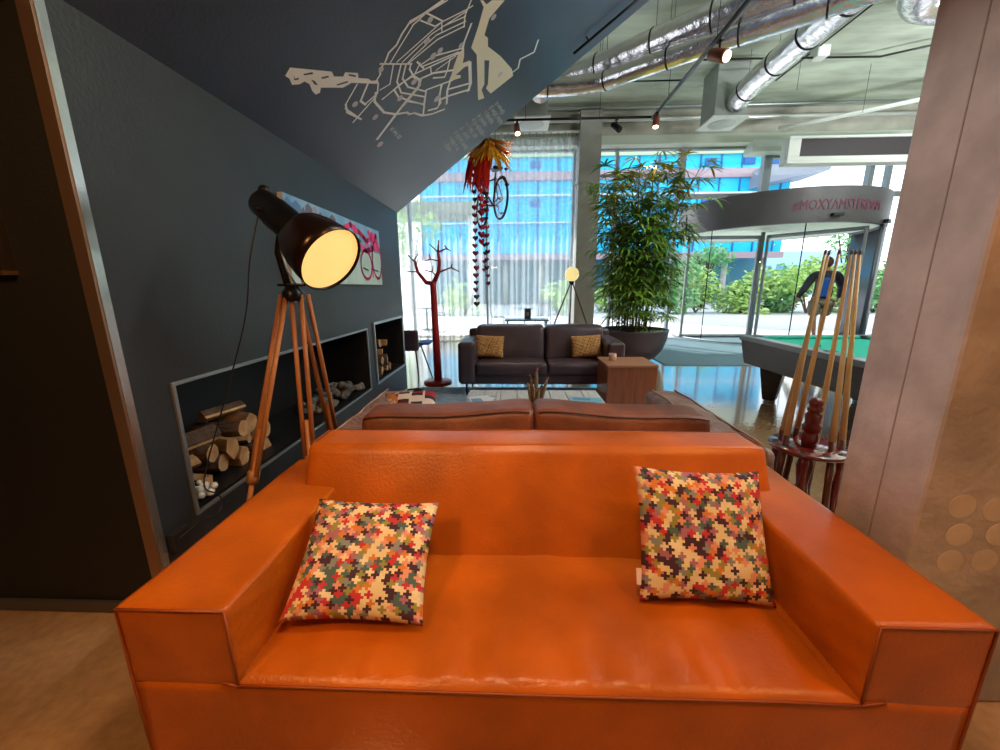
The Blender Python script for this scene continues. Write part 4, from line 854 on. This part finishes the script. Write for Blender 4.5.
for (bx,by),tp,lab in cues:
    # butt stands on the lower disc
    b=Vector((bx,by,.53)); t=Vector(tp); d=(t-b); b0=b-d*((.53-.088)/d.z)
    q=b0+Vector((0,0,0)); c=thing('pool_cue',q,'wooden pool cue: '+lab,'pool cue','pool cues in the round rack')
    L=t-q; m=MB(); m.tube([q+L*.32,q+L*.6,q+L*.985],[.0165,.0125,.0068],12); m.build('shaft',M_cue,c)
    m=MB(); m.tube([q,q+L*.32],[.0185,.0165],12); m.build('butt',mat('dark_cue_butt',(.16,.045,.025),.3),c)
    m=MB(); m.tube([q+L*.985,q+L],[.0070,.0066],10); m.build('tip',TIP,c)
# ------------------------------------------------------------------ planter and palm
PC=Vector((2.36,7.75,0))
root=thing('planter_pot',PC,'very large round dark plum planter standing behind the cherry cube table','planter')
m=MB(); m.lathe([(.0,0),(.30,0),(.42,.06),(.55,.22),(.62,.42),(.645,.58),(.655,.60),(.645,.615),(.60,.61),(.585,.56),(.57,.50)],PC,n=56,cap=False); m.build('pot_body',M_planter,root)
m=MB(); m.lathe([(.583,.535),(.3,.55),(0,.555)],PC,n=40,cap=False); m.build('soil',M_soil,root)
root=thing('bamboo_palm',PC+Vector((0,0,.56)),'tall leafy green lady palm growing in the large dark planter before the windows','palm')
rnd=random.Random(12); mc=MB(); ml=MB(); my=MB(); mb2=MB()
def fan(mm,p,d,L,n,w,dr):
    d=Vector(d).normalized(); up=Vector((0,0,1)); s=d.cross(up); s=s.normalized() if s.length>1e-3 else Vector((1,0,0)); u=s.cross(d)
    for k in range(n):
        a=(k/(n-1)-.5)*rnd.uniform(2.6,3.6); q=(d*math.cos(a)+s*math.sin(a)+u*rnd.uniform(-.12,.12))
        mm.leaf(p,q,u,L*rnd.uniform(.75,1.1)*(1-.25*abs(a)/2),w*rnd.uniform(.7,1.2),dr*rnd.uniform(.6,1.4),4)
for k in range(34):
    a=rnd.uniform(0,2*PI); r=rnd.uniform(.03,.42); b=PC+Vector((r*math.cos(a),r*math.sin(a),.54))
    h=rnd.choice((2.9,2.6,2.3,2.0,1.6,1.2,.9))*rnd.uniform(.92,1.08); lean=Vector((math.cos(a),math.sin(a),0))*rnd.uniform(.05,.62)*h*.45
    P=[b+lean*(t*t)+Vector((0,0,h*t)) for t in (0,.25,.5,.75,1)]
    mc.tube(P,[.012,.011,.010,.009,.006],6)
    nl=int(10+h*7.5)
    for i in range(nl):
        t=rnd.uniform(.28 if h>1.4 else .12,1)**.85; j=min(3,int(t*4)); p=P[j].lerp(P[j+1],t*4-j)
        aa=rnd.uniform(0,2*PI); dd=Vector((math.cos(aa),math.sin(aa),rnd.uniform(.0,.75))); Lp=rnd.uniform(.15,.46)
        e=p+dd.normalized()*Lp; mc.tube([p,e],.0028,4)
        top=(t>.85 and h>2.4)
        mm=my if (top and rnd.random()<.55) else ml
        fan(mm,e,dd+Vector((0,0,-.25)),rnd.uniform(.26,.42),rnd.randint(6,9),.037,.4)
mc.build('canes',M_cane,root); ml.build('leaves',M_leaf,root,recalc=False); my.build('yellow_leaves',M_leafy,root,recalc=False,label='yellowed leaves at the crown')
# small low plant in the same pot
root=thing('low_pot_plant',PC+Vector((.25,-.35,.56)),'small bright green plant growing low at the front rim of the large planter','plant')
m=MB()
for k in range(70):
    a=rnd.uniform(0,2*PI); p=PC+Vector((.2+.25*rnd.uniform(-1,1),-.32+.12*rnd.uniform(-1,1),.56)); m.leaf(p,(math.cos(a),math.sin(a),1.2),(0,0,1),rnd.uniform(.08,.17),.03,.4)
m.build('leaves',M_shrub,root,recalc=False)
# ------------------------------------------------------------------ globe tripod lamp
GC=Vector((1.19,8.3,1.68))
root=thing('globe_tripod_lamp',(1.19,8.3,0),'tripod floor lamp with a glowing yellow globe between the black sofa and the window pillar','floor lamp')
m=MB(); m.ball(GC,.145,n=16); m.build('globe_shade',mat('yellow_globe',(.9,.8,.4),.4,emit=(1,.80,.34),estr=.85),root)
m=MB(); m.lathe([(0,-.05),(.045,-.05),(.05,0),(.06,.02)],GC-Vector((0,0,.16)),n=20); m.build('hub',M_dark,root)
for a in (PI*1.08,PI*1.45,PI*1.97-.3):
    f=Vector((GC.x+.62*math.cos(a),GC.y+.5*math.sin(a),0)); m=MB(); m.tube([GC-Vector((0,0,.2))+Vector((.03*math.cos(a),.03*math.sin(a),0)),f],[.014,.018],8); m.build('leg',mat('walnut_leg',(.16,.07,.04),.5),root)
# low indoor table with a menu block behind the sofa
root=thing('lounge_table',(.28,9.0,0),'low grey-blue table seen just over the back of the black sofa','table')
m=MB(); m.box(-.2,.78,8.75,9.25,.68,.71); m.build('tabletop',mat('grey_blue_top',(.10,.20,.25),.3),root,bevel=.004)
for x in (-.15,.73):
    for y in (8.8,9.2):
        m=MB(); m.cyl((x,y,0),(x,y,.68),.015,n=10); m.build('leg',M_dark,root)
m=MB(); m.box(.245,.385,8.95,9.02,.71,.95); o=m.build('menu_block',mat('menu_dark',(.05,.04,.06),.4),label='dark upright menu block standing on the low grey-blue table',cat='menu',bevel=.003)
m=MB(); m.box(.29,.34,8.948,8.95,.79,.87); m.build('print',mat('menu_print',(.3,.3,.34),.5),o)
# ------------------------------------------------------------------ hanging decoration
M_fea=mat('orange_feather',(.95,.36,.02),.7,col2=(.98,.66,.05),vscale=9); M_rib=mat('red_ribbon',(.80,.02,.015),.5); M_heart=mat('crimson_heart',(.33,.008,.05),.45); M_pkheart=mat('pink_heart',(.62,.06,.22),.45); M_wine=mat('wine_heart',(.07,.01,.025),.5)
root=thing('feather_canopy',(-.47,7.5,3.6),'orange and yellow feathered canopy hanging at the edge of the dark slope','hanging decoration')
m=MB(); rnd=random.Random(2); TC=Vector((-.44,7.5,3.86))
for k in range(190):
    a=rnd.uniform(0,2*PI); e=rnd.uniform(-.75,.3); d=Vector((math.cos(a),math.sin(a),e)); m.leaf(TC+d*.06,d,(0,0,1),rnd.uniform(.24,.46),.06,.35,4)
m.build('feathers',M_fea,root,recalc=False)
m=MB()
for k in range(50):
    a=rnd.uniform(0,2*PI); d=Vector((math.cos(a),math.sin(a),.5)); m.leaf(TC+Vector((0,0,.03))+d*.04,d,(0,0,1),rnd.uniform(.12,.24),.06,.8,4)
m.build('crown_feathers',mat('rust_feather',(.30,.03,.01),.7),root,recalc=False)
m=MB()
for k in range(34):
    x=-.80+rnd.uniform(-.10,.26); y=7.5+rnd.uniform(-.1,.1); z=3.72+rnd.uniform(-.08,.06); m.leaf((x+.1,y,z),(rnd.uniform(-.35,.1),rnd.uniform(-.2,.2),-1),(0,1,0),rnd.uniform(.3,.62),.05,.1,4)
m.build('red_ribbons',M_rib,root,recalc=False)
m=MB(); m.tube([TC,(TC.x,TC.y,CZ)],.004,4); m.build('hanging_wire',M_dark,root)
def heart(m,c,s,yaw):
    n=18; pts=[]
    for k in range(n):
        t=2*PI*k/n; x=16*math.sin(t)**3; z=13*math.cos(t)-5*math.cos(2*t)-2*math.cos(3*t)-math.cos(4*t)
        pts.append(Vector((c[0]+s*x/32*math.cos(yaw),c[1]+s*x/32*math.sin(yaw),c[2]+s*z/32)))
    nrm=Vector((-math.sin(yaw),math.cos(yaw),0))*s*.16
    cf=m.bm.verts.new(Vector(c)+nrm*1.6); cb=m.bm.verts.new(Vector(c)-nrm*1.6); R=[m.bm.verts.new(p) for p in pts]
    m._tag([m.bm.faces.new((R[i],R[(i+1)%n],cf)) for i in range(n)]+[m.bm.faces.new((R[(i+1)%n],R[i],cb)) for i in range(n)])
for gi,(x,y,zt,zb,n,s,lab,pool) in enumerate(((-.715,7.5,3.5,1.12,19,.115,'leftmost and longest string of hearts, reaching almost to the sofa',(M_heart,M_heart,M_wine)),
      (-.59,7.46,3.6,2.25,12,.13,'string of large bright red hearts just left of the hanging bicycle',(M_rib,M_rib,M_heart)),
      (-.50,7.52,3.5,1.50,15,.10,'string of hearts beside the left edge of the bicycle wheel',(M_heart,M_rib,M_wine)),
      (-.555,7.56,3.1,1.75,10,.10,'string of mixed pink and wine hearts between two longer strings',(M_pkheart,M_heart,M_wine)),
      (-.14,7.48,3.72,3.20,3,.09,'short string of three hearts hanging at the right edge of the feathers',(M_heart,)))):
    c=thing('heart_garland',(x,y,zb),lab,'heart garland','heart garlands under the orange feathers')
    m=MB(); m.tube([(x,y,zt+.2),(x,y,zb)],.003,4); m.build('string',M_dark,c)
    for k in range(n):
        z=zt-(zt-zb)*k/(n-1); m=MB(); heart(m,(x+rnd.uniform(-.015,.015),y,z),s*rnd.uniform(.85,1.1),rnd.uniform(-.5,.5)); m.build('heart',rnd.choice(pool),c)
# ------------------------------------------------------------------ hanging bicycle
root=thing('hanging_bicycle',(-.27,7.75,2.93),'black city bicycle hung high in front of the sheer curtain beside the heart strings','bicycle')
M_rub=mat('tyre',(.02,.02,.022),.7); M_chr=mat('chrome',(.7,.7,.72),.15,1); M_bf=mat('bicycle_frame_grey',(.10,.09,.11),.3,.4)
th=math.radians(113); DV=Vector((math.cos(th),math.sin(th),0)); SV=Vector((-math.sin(th),math.cos(th),0)); BB=Vector((-.27,7.75,3.02))
def bp(f,s,z): return BB+DV*f+SV*s+Vector((0,0,z))
for f in (-.05,1.03):
    m=MB(); m.tube([bp(f+.345*math.cos(2*PI*k/40),0,.345*math.sin(2*PI*k/40)) for k in range(41)],.021,8,cap=False); w=m.build('wheel',M_rub,root)
    m=MB(); m.tube([bp(f+.32*math.cos(2*PI*k/40),0,.32*math.sin(2*PI*k/40)) for k in range(41)],.010,6,cap=False); m.build('rim',M_chr,w)
    m=MB()
    for k in range(20):
        a=2*PI*k/20; m.tube([bp(f,.02*(-1)**k,0),bp(f+.32*math.cos(a),0,.32*math.sin(a))],.0016,3)
    m.build('spokes',M_chr,w); m=MB(); m.cyl(bp(f,-.05,0),bp(f,.05,0),.022,n=12); m.build('hub',M_chr,w)
m=MB()
for a,b,r in (((-.05,.05,0),(.35,.04,-.05),.010),((-.05,-.05,0),(.35,-.04,-.05),.010),((-.05,.05,0),(.22,.02,.42),.009),((-.05,-.05,0),(.22,-.02,.42),.009),((.35,0,-.05),(.20,0,.50),.016),((.35,0,-.05),(.88,0,.35),.018),((.22,0,.40),(.85,0,.48),.016),((.90,0,.30),(.82,0,.56),.018),((.90,.05,.28),(1.03,.05,0),.011),((.90,-.05,.28),(1.03,-.05,0),.011)):
    m.tube([bp(*a),bp(*b)],r,8)
m.build('frame',M_bf,root)
m=MB(); m.soft(-.13,.13,-.075,.075,-.03,.03,r=.03,seg=(10,8,4),shape=lambda p,u:Vector((p.x,p.y*(1-.4*u.x),p.z)),M=Matrix.Translation(bp(.18,0,.56))@Matrix.Rotation(th,4,'Z')); m.build('saddle',M_blackpl,root)
m=MB(); m.tube([bp(.82,0,.56),bp(.80,0,.70)],.013,8); m.tube([bp(.62,-.27,.74),bp(.74,-.27,.76),bp(.80,-.15,.73),bp(.80,.15,.73),bp(.74,.27,.76),bp(.62,.27,.74)],.012,8); m.build('handlebar',M_dark,root)
m=MB(); m.tube([bp(.35,-.10,-.05),bp(.35,.10,-.05)],.02,8); m.tube([bp(.35,-.10,-.05),bp(.28,-.11,-.19)],.009,6); m.tube([bp(.35,.10,-.05),bp(.42,.11,.09)],.009,6); m.build('crank',M_chr,root)
for s_,f,z in ((-1,.28,-.19),(1,.42,.09)):
    m=MB(); c=bp(f,s_*.17,z); m.box(c.x-.05,c.x+.05,c.y-.04,c.y+.04,c.z-.012,c.z+.012,rot=(0,0,th)); m.build('pedal',M_blackpl,root)
m=MB(); m.tube([bp(-.05+.37*math.cos(a*.2+.5),0,.37*math.sin(a*.2+.5)) for a in range(12)],.018,6); m.build('mudguard',M_dark,root)
for f in (.2,.82):
    m=MB(); m.tube([bp(f,0,.5),tuple(bp(f,0,0))[:2]+(CZ,)],.003,4); m.build('hanging_wire',M_dark,root)
# ------------------------------------------------------------------ sheer curtains
def curtain(x0,x1,label,seed):
    r=thing('sheer_curtain',((x0+x1)/2,10.4,.02),label,'curtain')
    m=MB(); rnd=random.Random(seed); nx=int((x1-x0)/.022); zs=[.03,.6,1.2,1.8,2.5,3.2,4.0,4.6,4.9]; prev=None; ph=0;fs=[];base=rnd.uniform(0,9)
    for i in range(nx+1):
        x=x0+(x1-x0)*i/nx; ph+=.022*2*PI/ (.155+.05*noise.noise(Vector((x*1.3,base,0)))); amp=.085+.06*noise.noise(Vector((x*2.1,base,5)))
        colv=[]
        for z in zs:
            g=1-.45*(z/4.9); colv.append(m.bm.verts.new((x+.03*g*math.sin(ph*.5+z*.6),10.4+(amp*g+.01)*math.sin(ph)+.03*g*noise.noise(Vector((x*3,z*.7,base))),z)))
        if prev:
            for k in range(len(zs)-1): fs.append(m.bm.faces.new((prev[k],colv[k],colv[k+1],prev[k+1])))
        prev=colv
    m._tag(fs); m.build('fabric',M_sheer,r,recalc=False)
    m=MB(); k=x0+.05; 
    hb=MB()
    while k<x1:
        m.tube([(k-.05,10.4,4.9),(k-.045,10.38,5.0),(k,10.36,5.03),(k+.045,10.38,5.0),(k+.05,10.4,4.9)],.012,5); k+=.17
    m.build('pleat_heading',mat('heading_tape',(.45,.50,.46),.7),r)
curtain(-4.6,-.74,'left half of the floor length sheer curtains, partly behind the dark slope',3); curtain(-.70,1.50,'right half of the floor length sheer curtains, ending at the window pillar',8)
m=MB(); m.box(-5,1.55,10.36,10.44,5.03,5.06); struct('curtain_rail_trim_7',m,M_white).name='trim_7'
# ------------------------------------------------------------------ person (seen from behind)
def skin(name,V,E,R,mt,parent,sub=2):
    me=bpy.data.meshes.new(name); o0=ORG[parent]; me.from_pydata([Vector(v)-o0 for v in V],E,[]); o=bpy.data.objects.new(name,me); COL.objects.link(o); o.parent=parent; ORG[o]=o0
    md=o.modifiers.new('skin','SKIN'); md.use_smooth_shade=True
    for i,sv in enumerate(me.skin_vertices[0].data): sv.radius=R[i] if isinstance(R[i],tuple) else (R[i],R[i]); sv.use_root=(i==0)
    s=o.modifiers.new('sub','SUBSURF'); s.levels=sub; s.render_levels=sub; me.materials.append(mt); return o
PX,PY=7.80,10.3; PS=1.15
root=thing('walking_person',(PX,PY,0),'person seen from behind in blue and black jacket and khaki shorts at the entrance','person')
def W(x,y,z): return (PX+x*1.5,PY+y*1.2,z*PS)
BV=[W(0,0,.95),W(0,.01,1.12),W(0,.01,1.32),W(0,0,1.47),W(0,.01,1.56),W(0,.03,1.64),W(0,.03,1.75),
    W(-.20,0,1.44),W(-.33,-.03,1.18),W(-.42,.0,.95),W(-.43,.02,.88), W(.20,0,1.44),W(.31,.02,1.16),W(.33,.12,.94),W(.33,.16,.87),
    W(-.10,.0,.90),W(-.12,-.06,.50),W(-.12,-.16,.09),W(-.12,-.05,.04), W(.10,0,.90),W(.12,.10,.50),W(.12,.12,.08),W(.12,.25,.04)]
BE=[(0,1),(1,2),(2,3),(3,4),(4,5),(5,6),(3,7),(7,8),(8,9),(9,10),(3,11),(11,12),(12,13),(13,14),(0,15),(15,16),(16,17),(17,18),(0,19),(19,20),(20,21),(21,22)]
BR=[(.18,.13),(.15,.11),(.17,.12),(.12,.09),.055,(.085,.10),(.085,.10),.06,.045,.032,.034,.06,.045,.032,.034,.09,.06,.035,.04,.09,.06,.035,.04]
M_skin=mat('skin_tone',(.50,.22,.14),.6)
body=skin('body',BV,BE,BR,M_skin,root)
JV=[W(0,0,.92),W(0,.01,1.10),W(0,.01,1.32),W(0,0,1.47),W(-.20,0,1.45),W(-.33,-.03,1.18),W(-.415,0,.96),W(.20,0,1.45),W(.31,.02,1.16),W(.33,.11,.96)]
skin('jacket',JV,[(0,1),(1,2),(2,3),(3,4),(4,5),(5,6),(3,7),(7,8),(8,9)],[(.24,.17),(.23,.17),(.25,.18),(.16,.13),.11,.085,.06,.11,.085,.06],mat('navy_jacket',(.018,.018,.040),.7),root)
m=MB(); m.soft(PX-.23,PX+.03,PY-.225,PY-.14,1.14,1.60,r=.03,seg=(6,3,8)); m.build('back_panel',mat('royal_blue_panel',(.01,.11,.50),.7),root)
skin('shorts',[W(0,0,.96),W(-.11,0,.84),W(-.12,-.04,.56),W(.11,0,.84),W(.12,.07,.56)],[(0,1),(1,2),(0,3),(3,4)],[(.23,.18),.15,.13,.15,.13],mat('khaki_cloth',(.25,.19,.13),.8),root)
m=MB(); m.ball((PX,PY+.02,1.70*PS+.03),.125,(.95,1.08,1.1),n=12); m.build('hair',mat('reddish_hair',(.14,.05,.04),.8),root)
for s_ in (-1,1):
    m=MB(); m.ball((PX+s_*.098,PY+.03,1.68*PS),.026,(.5,.8,1.3),n=6); m.build('ear',M_skin,root)
m=MB(); m.ball((PX,PY+.165,1.67*PS),.016,(.8,1.2,1.4),n=5); m.build('nose',M_skin,root)
for (x,y,z) in ((-.43,.02,.88),(.33,.16,.87)):
    b=Vector(W(x,y,z)); 
    for k in range(4):
        m=MB(); fx=(k-1.5)*.018; m.tube([b+Vector((fx*.4,fx,-.03)),b+Vector((fx*.4,fx*1.1,-.085-.008*(k in(1,2)))),b+Vector((fx*.4+.012,fx*1.1,-.115-.012*(k in(1,2))))],[.010,.009,.007],6); m.build('finger',M_skin,root)
    m=MB(); m.tube([b+Vector((0,.035,-.0)),b+Vector((.005,.058,-.035)),b+Vector((.008,.06,-.07))],[.011,.010,.008],6); m.build('thumb',M_skin,root)
for x,y in ((-.12,-.10),(.12,.18)):
    m=MB(); m.soft(PX+x-.05,PX+x+.05,PY+y-.12,PY+y+.17,0,.10,r=.04,seg=(6,10,4)); m.build('shoe',M_white,root)
# ------------------------------------------------------------------ outdoors
BY=32
root=thing('office_building',(5,BY,0),'large bright blue glass office block across the street','building')
m=MB(); m.box(-7.3,20.5,BY,BY+14,3.9,24); m.build('glass_facade',M_facade,root)
for z0,z1,nm,mt in ((9.25,9.85,'spandrel_band',M_mauve),(10.85,11.4,'spandrel_band',mat('pale_green_band',(.50,.62,.42),.6)),(8.15,8.25,'thin_ledge',M_white),(6.2,6.28,'thin_ledge',M_white),(3.5,3.95,'lower_band',M_mauve),(13.6,14.2,'spandrel_band',M_mauve),(17.5,18.1,'spandrel_band',M_mauve)):
    m=MB(); m.box(-7.35,20.6,BY-.25,BY+.05,z0,z1); m.build(nm,mt,root)
for k in range(19):
    x=-7.2+k*1.5; m=MB(); m.box(x-.05,x+.05,BY-.08,BY,3.95,24); m.build('facade_joint',mat('deep_blue_joint',(.0,.14,.40),.4),root)
for x in (-5.5,-2,1.2,14.1,16.9,18.6):
    for z in (10.1,7.4):
        m=MB(); m.box(x,x+.8,BY-.1,BY+.02,z+.05,z+.5); m.build('window',mat('dark_blue_opening',(.0,.12,.42),.3),root)
m=MB(); m.box(-7.3,20.5,BY+3,BY+14,0,3.9); m.build('ground_floor',mat('dark_teal_wall',(.05,.22,.30),.5),root)  # set-back ground floor in an even dark teal
for k in range(10):
    m=MB(); m.cyl((-6.5+k*2.9,BY+.6,0),(-6.5+k*2.9,BY+.6,3.9),.22,n=16); m.build('column',M_concg,root)
m=MB(); m.poly([(20.5,30,9.6),(21.8,30,9.6),(21.8,30,9.2),(17.5,30,8.4),(17.5,30,9.6)],thick=(0,3,0)); m.build('roof_overhang',mat('overhang_grey',(.26,.28,.36),.6),root)
root=thing('street_canopy',(-9,26,0),'low concrete canopy across the street seen through the left curtain','canopy')
m=MB(); m.box(-17,-2.2,25,28.5,5.85,6.5); m.build('roof_slab',mat('canopy_concrete',(.30,.31,.25),.8),root)
for x in (-15,-9,-2.7):
    m=MB(); m.box(x-.2,x+.2,26,26.4,0,5.85); m.build('post',M_white,root)
root=thing('distant_building',(36,60,0),'pale blue distant low building beyond the bushes at the right','building')
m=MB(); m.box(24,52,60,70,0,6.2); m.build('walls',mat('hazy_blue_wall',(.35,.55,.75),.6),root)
for k in range(12):
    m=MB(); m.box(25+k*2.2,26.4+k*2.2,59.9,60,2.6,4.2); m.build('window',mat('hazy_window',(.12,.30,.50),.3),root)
def shrub(c,r,label,mt,seed,n=520,group='shrubs across the forecourt',nm='leafy_shrub',trunk=0,ls=.16):
    t=thing(nm,(c[0],c[1],0),label,'tree' if trunk else 'shrub',group); rnd=random.Random(seed); m=MB()
    cl=[(Vector((rnd.gauss(0,.45),rnd.gauss(0,.35),rnd.gauss(0,.4))),rnd.uniform(.35,.6)) for _ in range(7)]
    for k in range(n):
        q,s_=rnd.choice(cl); d=Vector((rnd.gauss(0,1),rnd.gauss(0,1),rnd.gauss(0,1))).normalized()*s_*rnd.uniform(.55,1)+q
        p=Vector((c[0]+d.x*r[0],c[1]+d.y*r[1],max(.02,c[2]+d.z*r[2]))); u=Vector((rnd.gauss(0,1),rnd.gauss(0,1),rnd.gauss(0,1)))
        m.leaf(p,(rnd.gauss(0,1),rnd.gauss(0,1),rnd.uniform(-.6,1)),u,ls*rnd.uniform(1.2,2.4),ls*rnd.uniform(.5,1),.25,2)
    m.build('foliage',mt,t,recalc=False)
    m=MB()
    if trunk: m.tube([(c[0],c[1],0),(c[0]+.1,c[1],c[2]*.6),(c[0],c[1],c[2])],[trunk,trunk*.8,trunk*.4],8)
    for k in range(5): m.tube([(c[0],c[1],c[2]*.45 if trunk else .0),(c[0]+rnd.uniform(-.6,.6)*r[0],c[1],c[2]+rnd.uniform(0,.3)*r[2])],[.05,.02],5)
    m.build('branches',M_bark,t)
sx=[(8.2,21,1.2,1.5,1.4),(10,22,1.35,1.7,1.6),(11.9,21,1.1,1.6,1.35),(13.6,22,1.4,1.6,1.7),(15.2,21,1.15,1.6,1.4),(17,22,1.5,1.9,1.7),(19,21.5,1.3,1.8,1.5),(21,22,1.5,1.9,1.7),(23.4,21.5,1.4,2,1.6),(26,23,1.6,2.2,1.9),(6,22,1.2,1.5,1.4)]
names=['pale round','broad light green','low bushy','tall pale','dense low','wide bright green','loose mid height','large light green','broad','tall far right','half hidden']
where=['left of the entrance door frame','behind the palm side of the door','seen through the left door pane','at the middle of the left door pane','beside the middle door post','seen through the right door pane','left of the walking person','behind the walking person','right of the walking person','beyond the pool cues','behind the tall palm']
for i,(x,y,z,a,b) in enumerate(sx): shrub((x,y,z*.95),(a*1.12,1.1,b),'%s green shrub across the forecourt, %s'%(names[i],where[i]),M_shrub if i%3 else M_shrubd,40+i,n=1500)
shrub((-2.6,20.5,.9),(1.1,.9,1.1),'small round shrub outside seen through the curtain left of the hearts',M_shrub,61,n=420)
shrub((2.3,20.5,1.0),(1.2,.9,1.2),'small round shrub outside seen through the curtain left of the globe lamp',M_shrub,62,n=420)
shrub((-6.2,24,4.4),(2.0,1.4,2.1),'bright green street tree under the concrete canopy',M_shrub,63,n=900,group='street trees',nm='street_tree',trunk=.14)
shrub((12.2,26,3.0),(1.9,1.5,1.6),'green street tree above the shrubs in the left door pane',M_shrubd,64,n=900,group='street trees',nm='street_tree',trunk=.14)
shrub((21.5,27,4.6),(2.1,1.5,2.2),'loose green street tree above the walking person',M_shrubd,65,n=420,group='street trees',nm='street_tree',trunk=.12)
shrub((31,30,6.5),(4,2,4.2),'thin street tree with twigs against the white sky above the lettered band',M_shrubd,66,n=260,group='street trees',nm='street_tree',trunk=.14)
# terrace chairs and table outside
def terr_chair(x,y,rz,label):
    r=thing('terrace_chair',(0,0,0),label,'chair','slatted terrace chairs outside')
    m=MB()
    for sx_ in (-.22,.22):
        m.tube([(sx_,-.2,0),(sx_,-.22,.44),(sx_,.2,.44),(sx_,.26,.86)],.012,6); m.tube([(sx_,.26,0),(sx_,.2,.44)],.012,6)
    m.build('frame',M_dark,r)
    for z in (.52,.60,.68,.76,.84):
        m=MB(); m.box(-.22,.22,.20+(z-.44)*.14,.215+(z-.44)*.14,z-.02,z+.02); m.build('back_slat',M_dark,r)
    m=MB()
    for k in range(6): m.box(-.22,.22,-.2+k*.07,-.155+k*.07,.445,.46)
    m.build('seat',M_dark,r); r.location=(x,y,0); r.rotation_euler=(0,0,rz); return r
terr_chair(-.55,13.2,1.7,'slatted terrace chair outside, seen side on through the curtain right of the hearts'); terr_chair(1.0,13.6,-.3,'slatted terrace chair outside, behind the dark menu block'); terr_chair(-2.6,14.2,.8,'slatted terrace chair outside, beyond the red coat stand')
for (x,y,l) in ((.35,13.1,'round terrace table outside between two slatted chairs'),(-3.0,13.4,'round terrace table outside beyond the red coat stand')):
    r=thing('terrace_table',(x,y,0),l,'table'); m=MB(); m.lathe([(0,.72),(.38,.72),(.38,.745),(0,.745)],(x,y,0),n=28,cap=False); m.build('tabletop',M_dark,r); m=MB(); m.lathe([(.0,0),(.22,0),(.22,.02),(.03,.04),(.025,.72)],(x,y,0),n=20,cap=False); m.build('pedestal',M_dark,r)
# ------------------------------------------------------------------ lights
w=bpy.data.worlds.new('sky'); scn.world=w; w.use_nodes=True; nt=w.node_tree; bg=nt.nodes['Background']
sky=nt.nodes.new('ShaderNodeTexSky'); sky.sky_type='NISHITA'; sky.sun_disc=False; sky.sun_elevation=math.radians(48); sky.sun_rotation=math.radians(-30); sky.air_density=1.2; sky.dust_density=2.5
mx=nt.nodes.new('ShaderNodeMixRGB'); mx.inputs[0].default_value=.72; mx.inputs[2].default_value=(6.6,6.9,7.2,1)
nt.links.new(sky.outputs[0],mx.inputs[1]); nt.links.new(mx.outputs[0],bg.inputs[0]); bg.inputs[1].default_value=.40
sn=bpy.data.lights.new('sun','SUN'); sn.energy=6.5; sn.angle=.012; sn.color=(1,.95,.86); so=bpy.data.objects.new('sun',sn); COL.objects.link(so)
so.rotation_euler=Vector((.62,-.74,-.92)).to_track_quat('-Z','Y').to_euler()
def area(name,loc,aim,size,power,col,sy=None):
    l=bpy.data.lights.new(name,'AREA'); l.energy=power; l.size=size; l.color=col
    if sy: l.shape='RECTANGLE'; l.size_y=sy
    o=bpy.data.objects.new(name,l); COL.objects.link(o); o.location=loc; o.rotation_euler=(Vector(aim)-Vector(loc)).to_track_quat('-Z','Y').to_euler(); return o
sl=bpy.data.lights.new('downlight_seat','SPOT'); sl.energy=86; sl.color=(1,.62,.34); sl.spot_size=1.42; sl.spot_blend=.55; sl.shadow_soft_size=.14
so2=bpy.data.objects.new('downlight_seat',sl); COL.objects.link(so2); so2.location=(.05,.62,2.55); so2.rotation_euler=Vector((0,.35,-2.1)).to_track_quat('-Z','Y').to_euler()
area('downlight_left',(-1.1,-.3,2.5),(-1.4,.9,.0),.3,30,(1,.50,.18))
area('downlight_right',(1.9,.0,3.2),(1.7,1.1,.8),.3,36,(1,.38,.08))
def lamp(loc,aim,power,col,ang=2.4,rad=.06):
    l=bpy.data.lights.new('added_fill_spot','SPOT'); l.energy=power; l.spot_size=ang; l.spot_blend=.7; l.color=col; l.shadow_soft_size=rad
    o=bpy.data.objects.new('added_fill_spot',l); COL.objects.link(o); o.location=loc; o.rotation_euler=(Vector(aim)-Vector(loc)).to_track_quat('-Z','Y').to_euler()
lamp((-1.3,.95,2.28),(1.26,1.27,1.5),120,(1,.90,.86),.60,.06); lamp((4.2,3.2,5.5),(2.5,3.6,0),160,(1,.9,.8)); lamp((7.5,2.5,5.5),(4.5,6.2,2.5),380,(1,.95,.9)); lamp((4.2,1.7,5.5),(2.2,4.5,0),120,(1,.9,.8))  # added fill spots without fixtures; the first brightens the pillar's left face
# fill lights added out of view to brighten the bare concrete ceiling
area('added_ceiling_fill',(9.5,4.6,2.8),(9.5,4.61,5.6),1.0,760,(.93,1,1)); area('added_ceiling_fill',(4.8,2.2,3.4),(4.8,2.21,5.6),.8,400,(.93,1,1))
# ------------------------------------------------------------------ camera
cam=bpy.data.cameras.new('camera'); cam.sensor_width=36; cam.lens=388.17/1000*36; cam.clip_start=.02; cam.clip_end=400
co=bpy.data.objects.new('camera',cam); COL.objects.link(co)
R=Matrix(((.99936237,-.00166376,.03566625),(.03515214,.22095632,-.97465),(-.0062591,.97528228,.22087392)))
co.matrix_world=Matrix.Translation((0,0,1.43))@R.to_4x4(); scn.camera=co
scn.view_settings.view_transform='Standard'; scn.view_settings.look='None'; scn.view_settings.gamma=1; scn.view_settings.exposure=0; scn.view_settings.use_curve_mapping=False
scn.cycles.use_denoising=True; scn.cycles.max_bounces=8; scn.cycles.transparent_max_bounces=16; scn.cycles.sample_clamp_indirect=6; scn.cycles.caustics_reflective=False; scn.cycles.caustics_refractive=False
